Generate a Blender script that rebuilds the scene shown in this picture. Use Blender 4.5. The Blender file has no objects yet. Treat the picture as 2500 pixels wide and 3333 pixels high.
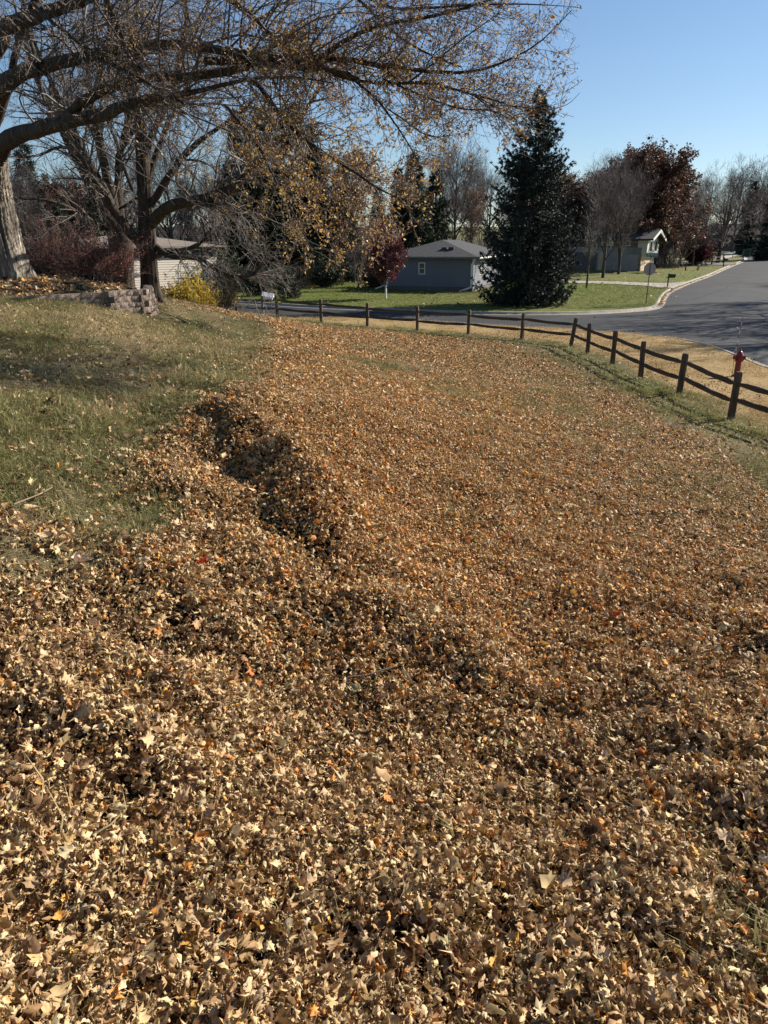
import bpy, bmesh, math, random
import numpy as np
from mathutils import Vector, Matrix, Euler
R = math.radians
rng = np.random.default_rng(7)
random.seed(7)
SC = bpy.context.scene
COL = SC.collection
# ---------------------------------------------------------------- camera, sky, sun, exposure
PITCH, FOC, IW, IH, ZC = R(20.0), 2400.0, 2500.0, 3333.0, 3.9
cam_d = bpy.data.cameras.new('camera'); cam = bpy.data.objects.new('camera', cam_d); COL.objects.link(cam)
cam.location = (0, 0, ZC); cam.rotation_euler = (R(90) - PITCH, 0, 0)
cam_d.sensor_fit = 'VERTICAL'; cam_d.sensor_height = 36.0; cam_d.lens = FOC / IH * 36.0
cam_d.clip_start = 0.05; cam_d.clip_end = 3000
SC.camera = cam
SUN_AZ, SUN_EL = R(61.0), R(31.0)           # azimuth clockwise from +Y
world = bpy.data.worlds.new('World'); SC.world = world; world.use_nodes = True
nt = world.node_tree; nt.nodes.clear()
sky = nt.nodes.new('ShaderNodeTexSky'); sky.sky_type = 'NISHITA'; sky.sun_disc = False
sky.sun_elevation = SUN_EL; sky.sun_rotation = SUN_AZ; sky.altitude = 200; sky.air_density = 1.0; sky.dust_density = 0.25; sky.ozone_density = 4.0
bgn = nt.nodes.new('ShaderNodeBackground'); bgn.inputs['Strength'].default_value = 0.058
out = nt.nodes.new('ShaderNodeOutputWorld')
nt.links.new(sky.outputs[0], bgn.inputs[0]); nt.links.new(bgn.outputs[0], out.inputs[0])
sun_d = bpy.data.lights.new('sun', 'SUN'); sun_d.energy = 4.8; sun_d.angle = R(0.5); sun_d.color = (1.0, 0.92, 0.81)
sun = bpy.data.objects.new('sun', sun_d); COL.objects.link(sun)
SUNV = Vector((math.sin(SUN_AZ) * math.cos(SUN_EL), math.cos(SUN_AZ) * math.cos(SUN_EL), math.sin(SUN_EL)))
sun.rotation_euler = SUNV.to_track_quat('Z', 'Y').to_euler(); sun.location = SUNV * 60
SC.view_settings.view_transform = 'Standard'; SC.view_settings.look = 'None'
SC.view_settings.exposure = 1.0; SC.view_settings.gamma = 1.0; SC.view_settings.use_curve_mapping = False

# ---------------------------------------------------------------- pixel <-> world
CP, SP = math.cos(PITCH), math.sin(PITCH)
def ray(px, py):
    return np.array([px - IW / 2, FOC * CP + (IH / 2 - py) * SP, -FOC * SP + (IH / 2 - py) * CP])
def P(px, py, Y):
    d = ray(px, py); return np.array([0, 0, ZC]) + d * (Y / d[1])
def pxw(Y, py=900):                       # metres per source pixel at forward distance Y
    d = ray(1250, py); return Y / d[1]

# ---------------------------------------------------------------- terrain
def roadz(x, y):
    y = np.asarray(y, float)
    return 0.026 * 6 * np.logaddexp(0, (y - 66) / 6.0)
_c = []
def cp(px, py, Y): p = P(px, py, Y); _c.append(tuple(p))
for q in [(487,1018,20.2),(420,1012,19.9),(358,1000,19.6),(270,985,19.2),(155,975,18.6),(0,970,17.8),
          (0,1200,9.5),(400,1200,10.2),(700,1150,14.0),(750,1250,10.0),(0,1800,3.9),(600,1500,6.2),(300,1350,7.0),
          (560,1060,20.0),(700,1060,22.0),(560,988,25.5),(850,1040,30.0),(700,1003,30.5),(600,984,28.0),(770,1020,33.0),(420,1080,15.5),(200,1080,13.5),
          (1250,1666,7.0),(1250,1200,19.5),(1250,2500,3.2)]: cp(*q)
_c += [(0,0,2.2),(0,28,.33),(0,33,.17),(8,16,.2),(4,8,.92),(6,10,.6),(3,3,1.75),(2,0,2.05),(5,2,1.35),(8,6,.6),(12,10,.15),(13,2,.3),(13,-6,.5),
       (-3,1,2.45),(-8,5,3.0),(-12,10,3.2),(-15,15,3.4),(-18,24,3.2),(-22,30,2.8),(-10.5,27,2.2),(-14,35,1.7),(-8,38,.6),(-8,42,.14),(-13,42,.3),(-20,42,.4),(-25,38,1.0),
       (0,-4,2.3),(-6,-4,2.9),(6,-5,1.5),(3,37,.13),(8,31,.13),(6,25,.17),(10,20,.14),(9,24,.13),(11,26,.13),(14,16,.13),(-3,41,.13),(15,-15,.6),(0,-15,2.6),(-15,-15,3.4),(-25,10,3.6),(-25,-8,3.6),(4,16,.45),(4,22,.3)]
_c = np.array(_c)
def _phi(d2): return np.where(d2 > 1e-9, d2 * np.log(d2 + 1e-12) * .5, 0)
def _tps_fit(c, lam=0.4):
    n = len(c); d2 = ((c[:, None, :2] - c[None, :, :2]) ** 2).sum(-1)
    K = _phi(d2) + lam * np.eye(n); Q = np.c_[np.ones(n), c[:, :2]]
    A = np.block([[K, Q], [Q.T, np.zeros((3, 3))]])
    return np.linalg.solve(A, np.r_[c[:, 2], 0, 0, 0])
_w = _tps_fit(_c)
def _tps(x, y):
    o = _w[-3] + _w[-2] * x + _w[-1] * y
    for i in range(len(_c)):
        o = o + _w[i] * _phi((x - _c[i, 0]) ** 2 + (y - _c[i, 1]) ** 2)
    return o
def smooth(a, b, t):
    t = np.clip((t - a) / (b - a), 0, 1); return t * t * (3 - 2 * t)
# kerb lines of the streets as azimuth -> distance, read off the photograph on the flat street level
def road_pt(px, py):
    d = ray(px, py); lo, hi = 1.0, 400.0
    for _ in range(60):
        m = (lo + hi) / 2
        z = ZC + d[2] * m / d[1]
        if z > roadz(0, m): lo = m
        else: hi = m
    return (d[0] * lo / d[1], lo)
near_px = [(769,1023),(895,1032),(1064,1040),(1200,1044),(1356,1050),(1530,1061),(1706,1073),(1800,1075),(1878,1078),(1989,1087),(2134,1102),(2230,1116),(2327,1140),(2423,1179),(2500,1215)]
far_px = [(769,985),(950,998),(1120,1006),(1300,1012),(1537,1022),(1700,1024),(1850,1023),(1950,1020),(2046,1014),(2100,1009),(2128,1002),(2141,988),(2146,972),(2164,952),(2195,938),(2236,921),(2301,899),(2360,872),(2415,851)]
NEAR = [(-90, 46.5), (-40, 46.2), (-20, 45.6)] + [road_pt(*q) for q in near_px] + [(13.6, 16.5), (14.6, 10.0), (15.4, 0.0), (16.0, -20.0), (16, -60)]
FAR = [(-90, 56.5), (-40, 55.5), (-20, 54.6)] + [road_pt(*q) for q in far_px]
_lp = np.array(FAR[-1]); FAR += [tuple(_lp + np.array([6.0, 12.0])), tuple(_lp + np.array([11.0, 26.0])), tuple(_lp + np.array([18, 50.0])), (90, 330), (102, 330), (75, 160), (66, 118), (50, 82), (38, 58), (31, 40), (27, 22), (25, 0), (25, -60)]
def resample(pts, step_fn):
    out = [np.array(pts[0])]
    for a, b in zip(pts[:-1], pts[1:]):
        a, b = np.array(a), np.array(b); L = np.linalg.norm(b - a); n = max(1, int(L / step_fn((a + b) / 2)))
        for k in range(1, n + 1): out.append(a + (b - a) * k / n)
    return np.array(out)
def chaikin(pts, n=2):
    pts = np.array(pts, float)
    for _ in range(n):
        q = .75 * pts[:-1] + .25 * pts[1:]; r = .25 * pts[:-1] + .75 * pts[1:]
        m = np.empty((len(q) * 2, 2)); m[0::2] = q; m[1::2] = r
        pts = np.vstack([pts[:1], m, pts[-1:]])
    return pts
NEAR = chaikin(NEAR, 2); FAR = chaikin(FAR, 2)
def az(p): return np.arctan2(p[..., 0], p[..., 1])
def make_polar(line):
    a = az(line); r = np.hypot(line[:, 0], line[:, 1])
    a = np.maximum.accumulate(a + np.arange(len(a)) * 1e-7)
    return a, r
NA, NR = make_polar(NEAR); FA, FR = make_polar(FAR)
def rnear(a): return np.interp(a, NA, NR)
def rfar(a): return np.interp(a, FA, FR)

def vnoise(x, y, seed=0):
    xi = np.floor(x).astype(np.int64); yi = np.floor(y).astype(np.int64); fx = x - xi; fy = y - yi
    fx = fx * fx * (3 - 2 * fx); fy = fy * fy * (3 - 2 * fy)
    def hsh(a, b):
        h = (a * 374761393 + b * 668265263 + seed * 982451653) & 0xffffffff
        h = ((h ^ (h >> 13)) * 1274126177) & 0xffffffff
        return ((h ^ (h >> 16)) & 0xffff) / 65535.0
    return (hsh(xi, yi) * (1 - fx) * (1 - fy) + hsh(xi + 1, yi) * fx * (1 - fy) + hsh(xi, yi + 1) * (1 - fx) * fy + hsh(xi + 1, yi + 1) * fx * fy)
def fbm(x, y, f, seed=0, o=3):
    s = 0; a = 1; t = 0
    for k in range(o):
        s = s + a * vnoise(x * f, y * f, seed + k); t += a; a *= .5; f *= 2.03
    return s / t

def seg_dist(x, y, poly):
    d = np.full(np.shape(x), 1e9); u = np.zeros(np.shape(x)); L = 0
    for a, b in zip(poly[:-1], poly[1:]):
        ax, ay = a[:2]; bx, by = b[:2]; dx, dy = bx - ax, by - ay; l2 = dx * dx + dy * dy
        t = np.clip(((x - ax) * dx + (y - ay) * dy) / l2, 0, 1)
        q = np.hypot(x - ax - t * dx, y - ay - t * dy)
        d = np.minimum(d, q)
    return d
RIDGES = []      # (polyline, height, width)
def h0(x, y):
    """ground without leaf piles"""
    x = np.asarray(x, float); y = np.asarray(y, float)
    a = np.arctan2(x, y); r = np.hypot(x, y)
    rn = rnear(a); rf = rfar(a)
    w = smooth(-3.5, -0.6, r - rn)
    near = _tps(np.clip(x, -26, 16), np.clip(y, -16, 46)) * (1 - w) + (roadz(x, y) + .13) * w
    far = roadz(x, y) + .13 + .9 * smooth(0, 14, r - rf) * smooth(-5, -25, x) * smooth(50, 62, y) * .35
    far = far + .35 * (fbm(x, y, .035, 5) - .5) * smooth(2, 12, r - rf)
    return np.where(r < (rn + rf) / 2, near, far)
def h(x, y):
    z = h0(x, y); x = np.asarray(x, float); y = np.asarray(y, float)
    for poly, hh, ww in RIDGES:
        d = np.abs(seg_dist(x, y, poly) + (.26 * (fbm(x, y, 1.5, 87) - .5) + .22 * (vnoise(x * 4.5, y * 4.5, 88) - .5)) * min(1, hh * 3))
        z = z + hh * np.exp(-(d / ww) ** 2) * (.78 + .4 * vnoise(x * 1.3, y * 1.3, 3))
    if RIDGES:
        a = np.arctan2(x, y); r = np.hypot(x, y)
        f = smooth(16, 8, r)
        z = z + f * (.16 * (fbm(x, y, .9, 11) - .5) + .10 * (vnoise(x * 3.1, y * 3.1, 12) - .5) * smooth(9, 5, r))
    return z
def G(px, py, fn=h0):
    d = ray(px, py); ts = np.concatenate([np.arange(.8, 60, .05), np.arange(60, 400, .3)])
    x = d[0] * ts / d[1]; z = ZC + d[2] * ts / d[1]
    g = fn(x, ts); i = int(np.argmax(z < g))
    if z[i] >= g[i]: i = len(ts) - 1
    return np.array([x[i], ts[i], float(fn(x[i], ts[i]))])
def D(dx, dy): return dx * 2500 / 1659.0, dy * 2500 / 1659.0     # displayed -> source px
def Gd(dx, dy, fn=h0): return G(*D(dx, dy), fn)
_rd = [([(430,925),(500,965),(570,1020),(640,1080),(690,1150)], .29, .52), ([(560,1000),(640,1080),(700,1160),(760,1235),(830,1310),(900,1380),(960,1430)], .22, .44),
       ([(350,1290),(430,1340),(540,1400)], .12, .3), ([(700,1480),(820,1500),(900,1560)], .10, .25), ([(60,1560),(200,1590),(300,1650)], .14, .28),
       ([(600,775),(640,786)], .22, .6), ([(570,880),(690,905),(760,900)], .10, .5), ([(545,715),(640,725)], .2, .7), ([(470,688),(520,700)], .16, .9), ([(470,855),(560,900)],.1,.45),
       ([(240,1490),(330,1540),(430,1560)], .09, .22), ([(0,1210),(150,1215),(300,1180),(420,1100)], .10, .3), ([(150,1640),(330,1720)], .07, .18), ([(1050,1950),(900,2010)], .07, .16), ([(550,1240),(640,1330),(760,1390)], .13, .28)]
_rd2 = [([Gd(*q) for q in pl], hh, ww) for pl, hh, ww in _rd]
RIDGES = _rd2

# ---------------------------------------------------------------- object helpers
def link(o, parent=None):
    COL.objects.link(o)
    if parent is not None: o.parent = parent
    return o
def tag(o, label=None, cat=None, group=None, kind=None):
    if label: o['label'] = label
    if cat: o['category'] = cat
    if group: o['group'] = group
    if kind: o['kind'] = kind
    return o
def empty(name, loc, label=None, cat=None, group=None, rz=0):
    o = bpy.data.objects.new(name, None); o.location = tuple(map(float, loc)); o.rotation_euler = (0, 0, rz); o.empty_display_size = .2
    link(o); return tag(o, label, cat, group)
def np_mesh(name, V, F, mats, smooth_=False, matidx=None):
    """V (n,3); F (m,3) or (m,4) or list of such arrays"""
    me = bpy.data.meshes.new(name)
    V = np.asarray(V, np.float32); Fs = F if isinstance(F, list) else [F]
    Fs = [np.asarray(f, np.int32) for f in Fs if len(f)]
    loops = np.concatenate([f.ravel() for f in Fs]); cnt = np.concatenate([np.full(len(f), f.shape[1], np.int32) for f in Fs])
    st = np.concatenate([[0], np.cumsum(cnt)[:-1]]).astype(np.int32)
    me.vertices.add(len(V)); me.vertices.foreach_set('co', V.ravel())
    me.loops.add(len(loops)); me.loops.foreach_set('vertex_index', loops)
    me.polygons.add(len(cnt)); me.polygons.foreach_set('loop_start', st); me.polygons.foreach_set('loop_total', cnt)
    if smooth_: me.polygons.foreach_set('use_smooth', np.ones(len(cnt), bool))
    for m in (mats if isinstance(mats, (list, tuple)) else [mats]): me.materials.append(m)
    if matidx is not None: me.polygons.foreach_set('material_index', np.asarray(matidx, np.int32))
    me.update(calc_edges=True); return me
def obj(name, me, parent=None, loc=(0, 0, 0), rot=(0, 0, 0)):
    o = bpy.data.objects.new(name, me); o.location = tuple(map(float, loc)); o.rotation_euler = rot
    return link(o, parent)
class MB:
    """collects simple solids, builds one mesh"""
    def __init__(s): s.V = []; s.F = []; s.n = 0
    def add(s, V, F):
        V = [tuple(map(float, v)) for v in V]; s.V += V; s.F += [tuple(i + s.n for i in f) for f in F]; s.n += len(V); return s
    def box(s, c, d, rz=0, M=None):
        x, y, z = d[0] / 2, d[1] / 2, d[2] / 2
        v = [Vector((sx * x, sy * y, sz * z)) for sz in (-1, 1) for sy in (-1, 1) for sx in (-1, 1)]
        m = Matrix.Translation(c) @ Matrix.Rotation(rz, 4, 'Z') @ (M or Matrix())
        return s.add([m @ q for q in v], [(0, 2, 3, 1), (4, 5, 7, 6), (0, 1, 5, 4), (2, 6, 7, 3), (0, 4, 6, 2), (1, 3, 7, 5)])
    def prism(s, poly, z0, z1):
        n = len(poly)
        v = [(p[0], p[1], z0) for p in poly] + [(p[0], p[1], z1) for p in poly]
        f = [tuple(range(n))[::-1], tuple(range(n, 2 * n))] + [(i, (i + 1) % n, n + (i + 1) % n, n + i) for i in range(n)]
        return s.add(v, f)
    def lathe(s, prof, c=(0, 0, 0), n=16, M=None):
        v = []; m = Matrix.Translation(c) @ (M or Matrix())
        for r_, z in prof:
            for k in range(n): v.append(m @ Vector((r_ * math.cos(2 * math.pi * k / n), r_ * math.sin(2 * math.pi * k / n), z)))
        f = []
        for i in range(len(prof) - 1):
            for k in range(n): f.append((i * n + k, i * n + (k + 1) % n, (i + 1) * n + (k + 1) % n, (i + 1) * n + k))
        f.append(tuple(range(n))[::-1]); f.append(tuple((len(prof) - 1) * n + k for k in range(n)))
        return s.add(v, f)
    def bar(s, a, b, r0, r1=None, n=6):
        a, b = Vector(a), Vector(b); q = (b - a).to_track_quat('Z', 'Y').to_matrix().to_4x4(); L = (b - a).length
        return s.lathe([(r0, 0), (r1 if r1 is not None else r0, L)], a, n, q)
    def build(s, name, m, parent=None, loc=(0, 0, 0), rot=(0, 0, 0), bevel=0, smooth_=False):
        me = bpy.data.meshes.new(name); me.from_pydata(s.V, [], s.F)
        for q in (m if isinstance(m, (list, tuple)) else [m]): me.materials.append(q)
        if bevel or True:
            bm = bmesh.new(); bm.from_mesh(me)
            bmesh.ops.recalc_face_normals(bm, faces=bm.faces)
            if bevel: bmesh.ops.bevel(bm, geom=[e for e in bm.edges if e.calc_face_angle(0) > .5], offset=bevel, segments=1, affect='EDGES')
            bm.to_mesh(me); bm.free()
        if smooth_: me.shade_smooth()
        me.update(); return obj(name, me, parent, loc, rot)
def copy_tree(o, parent=None):
    c = o.copy(); COL.objects.link(c); c.parent = parent
    for ch in list(o.children): copy_tree(ch, c)
    return c

# ---------------------------------------------------------------- materials
MATS = {}
def new_mat(name):
    m = bpy.data.materials.new(name); m.use_nodes = True; n = m.node_tree.nodes; n.clear()
    o = n.new('ShaderNodeOutputMaterial'); p = n.new('ShaderNodeBsdfPrincipled'); m.node_tree.links.new(p.outputs[0], o.inputs[0])
    MATS[name] = m; return m, m.node_tree, p, o
def ramp(t, stops, src):
    r = t.nodes.new('ShaderNodeValToRGB'); e = r.color_ramp.elements
    while len(e) < len(stops): e.new(.5)
    for k, (p, c) in enumerate(stops): e[k].position = p; e[k].color = (*c, 1)
    t.links.new(src, r.inputs[0]); return r
def noise(t, scale, detail=4, rough=.6, vec=None, dist=0, coord='Object', stretch=None):
    if vec is None:
        tc = t.nodes.new('ShaderNodeTexCoord'); vec = tc.outputs[coord]
    if stretch:
        mp = t.nodes.new('ShaderNodeMapping'); mp.inputs['Scale'].default_value = stretch; t.links.new(vec, mp.inputs[0]); vec = mp.outputs[0]
    n = t.nodes.new('ShaderNodeTexNoise'); n.inputs['Scale'].default_value = scale; n.inputs['Detail'].default_value = detail
    n.inputs['Roughness'].default_value = rough; n.inputs['Distortion'].default_value = dist
    t.links.new(vec, n.inputs['Vector']); return n
def surf(name, stops, scale=8, rough=.8, bump=.3, bscale=None, stretch=None, spec=.3, bdist=.02, detail=5):
    """noise driven colour + bump"""
    m, t, p, o = new_mat(name)
    n = noise(t, scale, detail, stretch=stretch); r = ramp(t, stops, n.outputs['Fac']); t.links.new(r.outputs[0], p.inputs['Base Color'])
    p.inputs['Roughness'].default_value = rough; p.inputs['Specular IOR Level'].default_value = spec
    if bump:
        n2 = noise(t, bscale or scale * 3, 5, stretch=stretch); b = t.nodes.new('ShaderNodeBump'); b.inputs['Strength'].default_value = bump; b.inputs['Distance'].default_value = bdist
        t.links.new(n2.outputs['Fac'], b.inputs['Height']); t.links.new(b.outputs[0], p.inputs['Normal'])
    return m
def mix_trans(t, p, o, colsock, fac=.3):
    tr = t.nodes.new('ShaderNodeBsdfTranslucent'); mx = t.nodes.new('ShaderNodeMixShader'); mx.inputs[0].default_value = fac
    t.links.new(colsock, tr.inputs[0]); t.links.new(p.outputs[0], mx.inputs[1]); t.links.new(tr.outputs[0], mx.inputs[2]); t.links.new(mx.outputs[0], o.inputs[0])
def island(name, stops, rough=.7, trans=.25, spec=.3):
    m, t, p, o = new_mat(name); g = t.nodes.new('ShaderNodeNewGeometry')
    r = ramp(t, stops, g.outputs['Random Per Island']); t.links.new(r.outputs[0], p.inputs['Base Color'])
    p.inputs['Roughness'].default_value = rough; p.inputs['Specular IOR Level'].default_value = spec
    if trans: mix_trans(t, p, o, r.outputs[0], trans)
    return m
def attr_mat(name, rough=.75, trans=.2, spec=.35, objcol=False, vein=True):
    m, t, p, o = new_mat(name)
    if objcol:
        a = t.nodes.new('ShaderNodeObjectInfo'); s = a.outputs['Color']
    else:
        a = t.nodes.new('ShaderNodeAttribute'); a.attribute_type = 'INSTANCER'; a.attribute_name = 'col'; s = a.outputs['Color']
    if vein:
        n = noise(t, 45, 3); mp = t.nodes.new('ShaderNodeMapRange'); mp.inputs[1].default_value = .3; mp.inputs[2].default_value = .7; mp.inputs[3].default_value = .72; mp.inputs[4].default_value = 1.15
        t.links.new(n.outputs['Fac'], mp.inputs[0])
        vm = t.nodes.new('ShaderNodeVectorMath'); vm.operation = 'SCALE'; t.links.new(s, vm.inputs[0]); t.links.new(mp.outputs[0], vm.inputs['Scale']); s = vm.outputs[0]
    t.links.new(s, p.inputs['Base Color']); p.inputs['Roughness'].default_value = rough; p.inputs['Specular IOR Level'].default_value = spec
    if trans: mix_trans(t, p, o, s, trans)
    return m
# ================================================================= GROUND
def in_poly(x, y, poly):
    poly = np.asarray(poly); c = np.zeros(np.shape(x), bool); j = len(poly) - 1
    for i in range(len(poly)):
        xi, yi = poly[i][:2]; xj, yj = poly[j][:2]
        c ^= ((yi > y) != (yj > y)) & (x < (xj - xi) * (y - yi) / (yj - yi + 1e-12) + xi); j = i
    return c
def poly_sd(x, y, poly):       # >0 inside
    d = seg_dist(x, y, list(poly) + [poly[0]]); return np.where(in_poly(x, y, poly), d, -d)
LEAF_POLY = [Gd(*q)[:2] for q in [(0,1215),(150,1195),(300,1160),(360,1110),(330,1060),(400,1000),(380,950),(440,900),(520,850),(575,810),(560,770),(600,735),(560,705),(500,688),(430,665),(455,655),(520,672),(600,690),(700,703),(850,715),(1000,728),(1100,745),(1175,765),(1265,812),(1371,868),(1467,926),(1544,968),(1608,1014),(1659,1056)]] + [np.array(q) for q in [(11.0,9.0),(11.0,3.0),(10.0,-3.0),(-6.0,-3.0),(-5.5,2.0)]]
BED_POLY = [P(0,968,17.8)[:2] + np.array([-3, .2]), P(0,965,17.9)[:2], P(155,968,18.7)[:2], P(270,968,19.3)[:2], P(356,962,19.7)[:2], P(420,952,20.0)[:2], P(470,945,20.3)[:2], P(478,940,21.2)[:2], P(470,935,22.6)[:2]] + [np.array(q) for q in [(-8.5,25.5),(-14,26),(-20,24),(-20,18)]]
def leaf_cover(x, y):
    """0..1 amount of fallen leaves lying on the ground"""
    sd = poly_sd(x, y, LEAF_POLY)
    edge = (fbm(x, y, .8, 21) - .5) * 1.3
    c = smooth(-.15, .35, sd + edge * smooth(-1.0, 2.5, 3 - np.abs(sd)))
    c = np.maximum(c, .40 * smooth(-1.1, .2, sd) ** 2 * smooth(.45, .75, fbm(x, y, 1.9, 23)))
    # thin, mown-through patches in the middle distance and towards the fence
    thin = 0
    for (q, rx, ry, s) in THIN:
        thin = np.maximum(thin, s * np.exp(-(((x - q[0]) / rx) ** 2 + ((y - q[1]) / ry) ** 2)))
    thin = thin * smooth(.15, .6, fbm(x, y, .9, 31) + .12)
    r = np.hypot(x, y); far_thin = .50 * smooth(9, 20, r) * smooth(.30, .62, fbm(x, y, .45, 37)) * smooth(0, 1.5, x + .12 * y + .5)
    return np.clip(c * (1 - thin) * (1 - far_thin), 0, 1)
THIN = [(Gd(900,790), 3.2, 5.0, .68), (Gd(1050,780), 2.4, 4.0, .55), (Gd(1250,850), 2.2, 2.5, .55), (Gd(1560,1060), 1.2, 1.4, .35), (Gd(1655,2080), .22, .3, .7), (Gd(1200,1000), 1.4, 2.0, .4), (Gd(1450,1100), 1.0, 1.3, .35)]
def bed(x, y): return poly_sd(x, y, BED_POLY)
WALL_TOP = []
def hbed(x, y):
    """soil level inside the retaining wall, rising towards the big tree"""
    return 2.60 + .40 * smooth(0.0, 3.2, poly_sd(x, y, BED_POLY)) + .04 * np.sin(x * 2.1) * np.cos(y * 1.7)

# one fan-shaped sheet on the near side of the streets, one beyond them, one for the asphalt between
def fan(th, rows_fn, zfn, name, mat_, colfn=None):
    T = []; n = None
    for a in th:
        r = rows_fn(a); n = len(r); T.append(np.c_[np.sin(a) * r, np.cos(a) * r])
    X = np.array(T); x, y = X[..., 0], X[..., 1]; z = zfn(x, y)
    V = np.stack([x, y, z], -1).reshape(-1, 3); A = len(th)
    i, j = np.meshgrid(np.arange(A - 1), np.arange(n - 1), indexing='ij'); b = (i * n + j).ravel()
    F = np.stack([b, b + 1, b + n + 1, b + n], -1)
    me = np_mesh(name, V, F[:, ::-1] * 1, mat_, True)
    if colfn is not None:
        c = colfn(V[:, 0], V[:, 1]); at = me.attributes.new('zone', 'FLOAT_COLOR', 'POINT')
        at.data.foreach_set('color', np.c_[c, np.ones(len(c))].astype(np.float32).ravel())
    # upward normals
    me.update(); 
    if me.polygons[len(me.polygons) // 2].normal.z < 0: me.flip_normals()
    return me
def lerp(a, b, t): return a + (b - a) * t[:, None]
C_GREEN = np.array([.060, .064, .024]); C_OLIVE = np.array([.115, .105, .048]); C_STRAW = np.array([.155, .12, .068]); C_LEAF_GAP = np.array([.035, .022, .013]); C_SOIL = np.array([.06, .042, .028]); C_LAWN = np.array([.11, .135, .032])
def grass_green(x, y):      # 0 straw .. 1 lush
    return smooth(.40, .60, fbm(x * 1.0, y * .6 + .35 * x, .75, 41) * .65 + .35 * fbm(x, y, 2.6, 43))
def fence_side(x, y): return None
def near_col(x, y):
    g = grass_green(x, y); c = lerp(C_STRAW[None] * np.ones((len(x), 1)), C_GREEN[None], g)
    c = lerp(c, C_OLIVE[None], .3 * np.ones(len(x)))
    # straw coloured verge between fence and kerb
    a = np.arctan2(x, y); r = np.hypot(x, y); dk = rnear(a) - r
    fd = fence_signed(x, y)
    v = smooth(0.1, .9, fd + (fbm(x, y, 1.2, 51) - .5) * .8)
    c = lerp(c, np.array([[.34, .235, .11]]), v * .85)
    gs = np.exp(-((fd + .6) / .8) ** 2); c = lerp(c, np.array([[.12, .13, .045]]), gs * .8)
    lc = leaf_cover(x, y); c = lerp(c, lerp(C_LEAF_GAP[None] * np.ones((len(x), 1)), np.array([[.18, .12, .058]]), smooth(6, 14, np.hypot(x, y))), smooth(.25, .8, lc))  # near ground under leaves darkened: shade of the gaps put into the colour
    b = smooth(-.05, .1, bed(x, y)); c = lerp(c, C_SOIL[None], b)
    return c
def far_col(x, y):
    n = smooth(.35, .7, fbm(x, y, .12, 61)); c = lerp(C_LAWN[None] * np.ones((len(x), 1)), np.array([[.13, .13, .045]]), n * .7)
    c = lerp(c, np.array([[.15, .135, .06]]), smooth(75, 110, y) * .5)
    c = lerp(c, np.array([[.05, .042, .028]]), smooth(70, 84, y - .55 * x) * smooth(26, 12, x))
    return c
FP_px = [(2600,1448),(2377,1368),(2210,1285),(2085,1231),(1993,1185),(1912,1151),(1858,1126),(1698,1105),(1524,1090),(1358,1075),(1196,1063),(1046,1049),(904,1036),(770,1024)]
FP = [G(*q) for q in FP_px[:-1]]
_q = P(770, 1024, 43.2); FP.append(np.array([_q[0], _q[1], float(h0(_q[0], _q[1]))]))
FP[0] = np.array([FP[1][0] + (FP[1][0] - FP[2][0]) * .55 + .5, FP[1][1] + (FP[1][1] - FP[2][1]) * .9, 0]); FP[0][2] = float(h0(FP[0][0], FP[0][1]))
for k in range(1):
    v = FP[-1] - FP[-2]; q = FP[-1] + v * np.array([1, .8, 0]); q[2] = float(h0(q[0], q[1])); FP.append(q)
print('FP', np.round(np.array(FP), 2).tolist())
_e0 = FP[0] + (FP[0] - FP[1]) * 12; _e1 = FP[-1] + np.array([-60, 4, 0])
_fl = [tuple(_e0[:2])] + [tuple(p[:2]) for p in FP] + [tuple(_e1[:2])]
def fence_signed(x, y):      # positive on the street side
    pol = _fl + [(-120, 200), (120, 200), (120, _e0[1])]
    return poly_sd(x, y, pol)

gm, t, p, o_ = new_mat('ground_cover')
at = t.nodes.new('ShaderNodeAttribute'); at.attribute_name = 'zone'
n1 = noise(t, 22, 6, .7); n2 = noise(t, 90, 3, .7); n3 = noise(t, 1.6, 4)
mm = t.nodes.new('ShaderNodeMath'); mm.operation = 'MULTIPLY'; t.links.new(n1.outputs['Fac'], mm.inputs[0]); t.links.new(n2.outputs['Fac'], mm.inputs[1])
mr = t.nodes.new('ShaderNodeMapRange'); mr.inputs[1].default_value = .1; mr.inputs[2].default_value = .42; mr.inputs[3].default_value = .45; mr.inputs[4].default_value = 1.6; t.links.new(mm.outputs[0], mr.inputs[0])
mr3 = t.nodes.new('ShaderNodeMapRange'); mr3.inputs[1].default_value = .3; mr3.inputs[2].default_value = .7; mr3.inputs[3].default_value = .8; mr3.inputs[4].default_value = 1.2; t.links.new(n3.outputs['Fac'], mr3.inputs[0])
m2 = t.nodes.new('ShaderNodeMath'); m2.operation = 'MULTIPLY'; t.links.new(mr.outputs[0], m2.inputs[0]); t.links.new(mr3.outputs[0], m2.inputs[1])
vm = t.nodes.new('ShaderNodeVectorMath'); vm.operation = 'SCALE'; t.links.new(at.outputs['Color'], vm.inputs[0]); t.links.new(m2.outputs[0], vm.inputs['Scale'])
t.links.new(vm.outputs[0], p.inputs['Base Color']); p.inputs['Roughness'].default_value = .95; p.inputs['Specular IOR Level'].default_value = .1
bp = t.nodes.new('ShaderNodeBump'); bp.inputs['Strength'].default_value = .8; bp.inputs['Distance'].default_value = .04; t.links.new(mm.outputs[0], bp.inputs['Height']); t.links.new(bp.outputs[0], p.inputs['Normal'])

th = np.concatenate([np.radians(np.arange(-180, -48, 4.0)), np.radians(np.arange(-48, -36, 1.0)), np.radians(np.arange(-36, 38, .22)), np.radians(np.arange(38, 60, 1.0)), np.radians(np.arange(60, 180.1, 4.0))])
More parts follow.
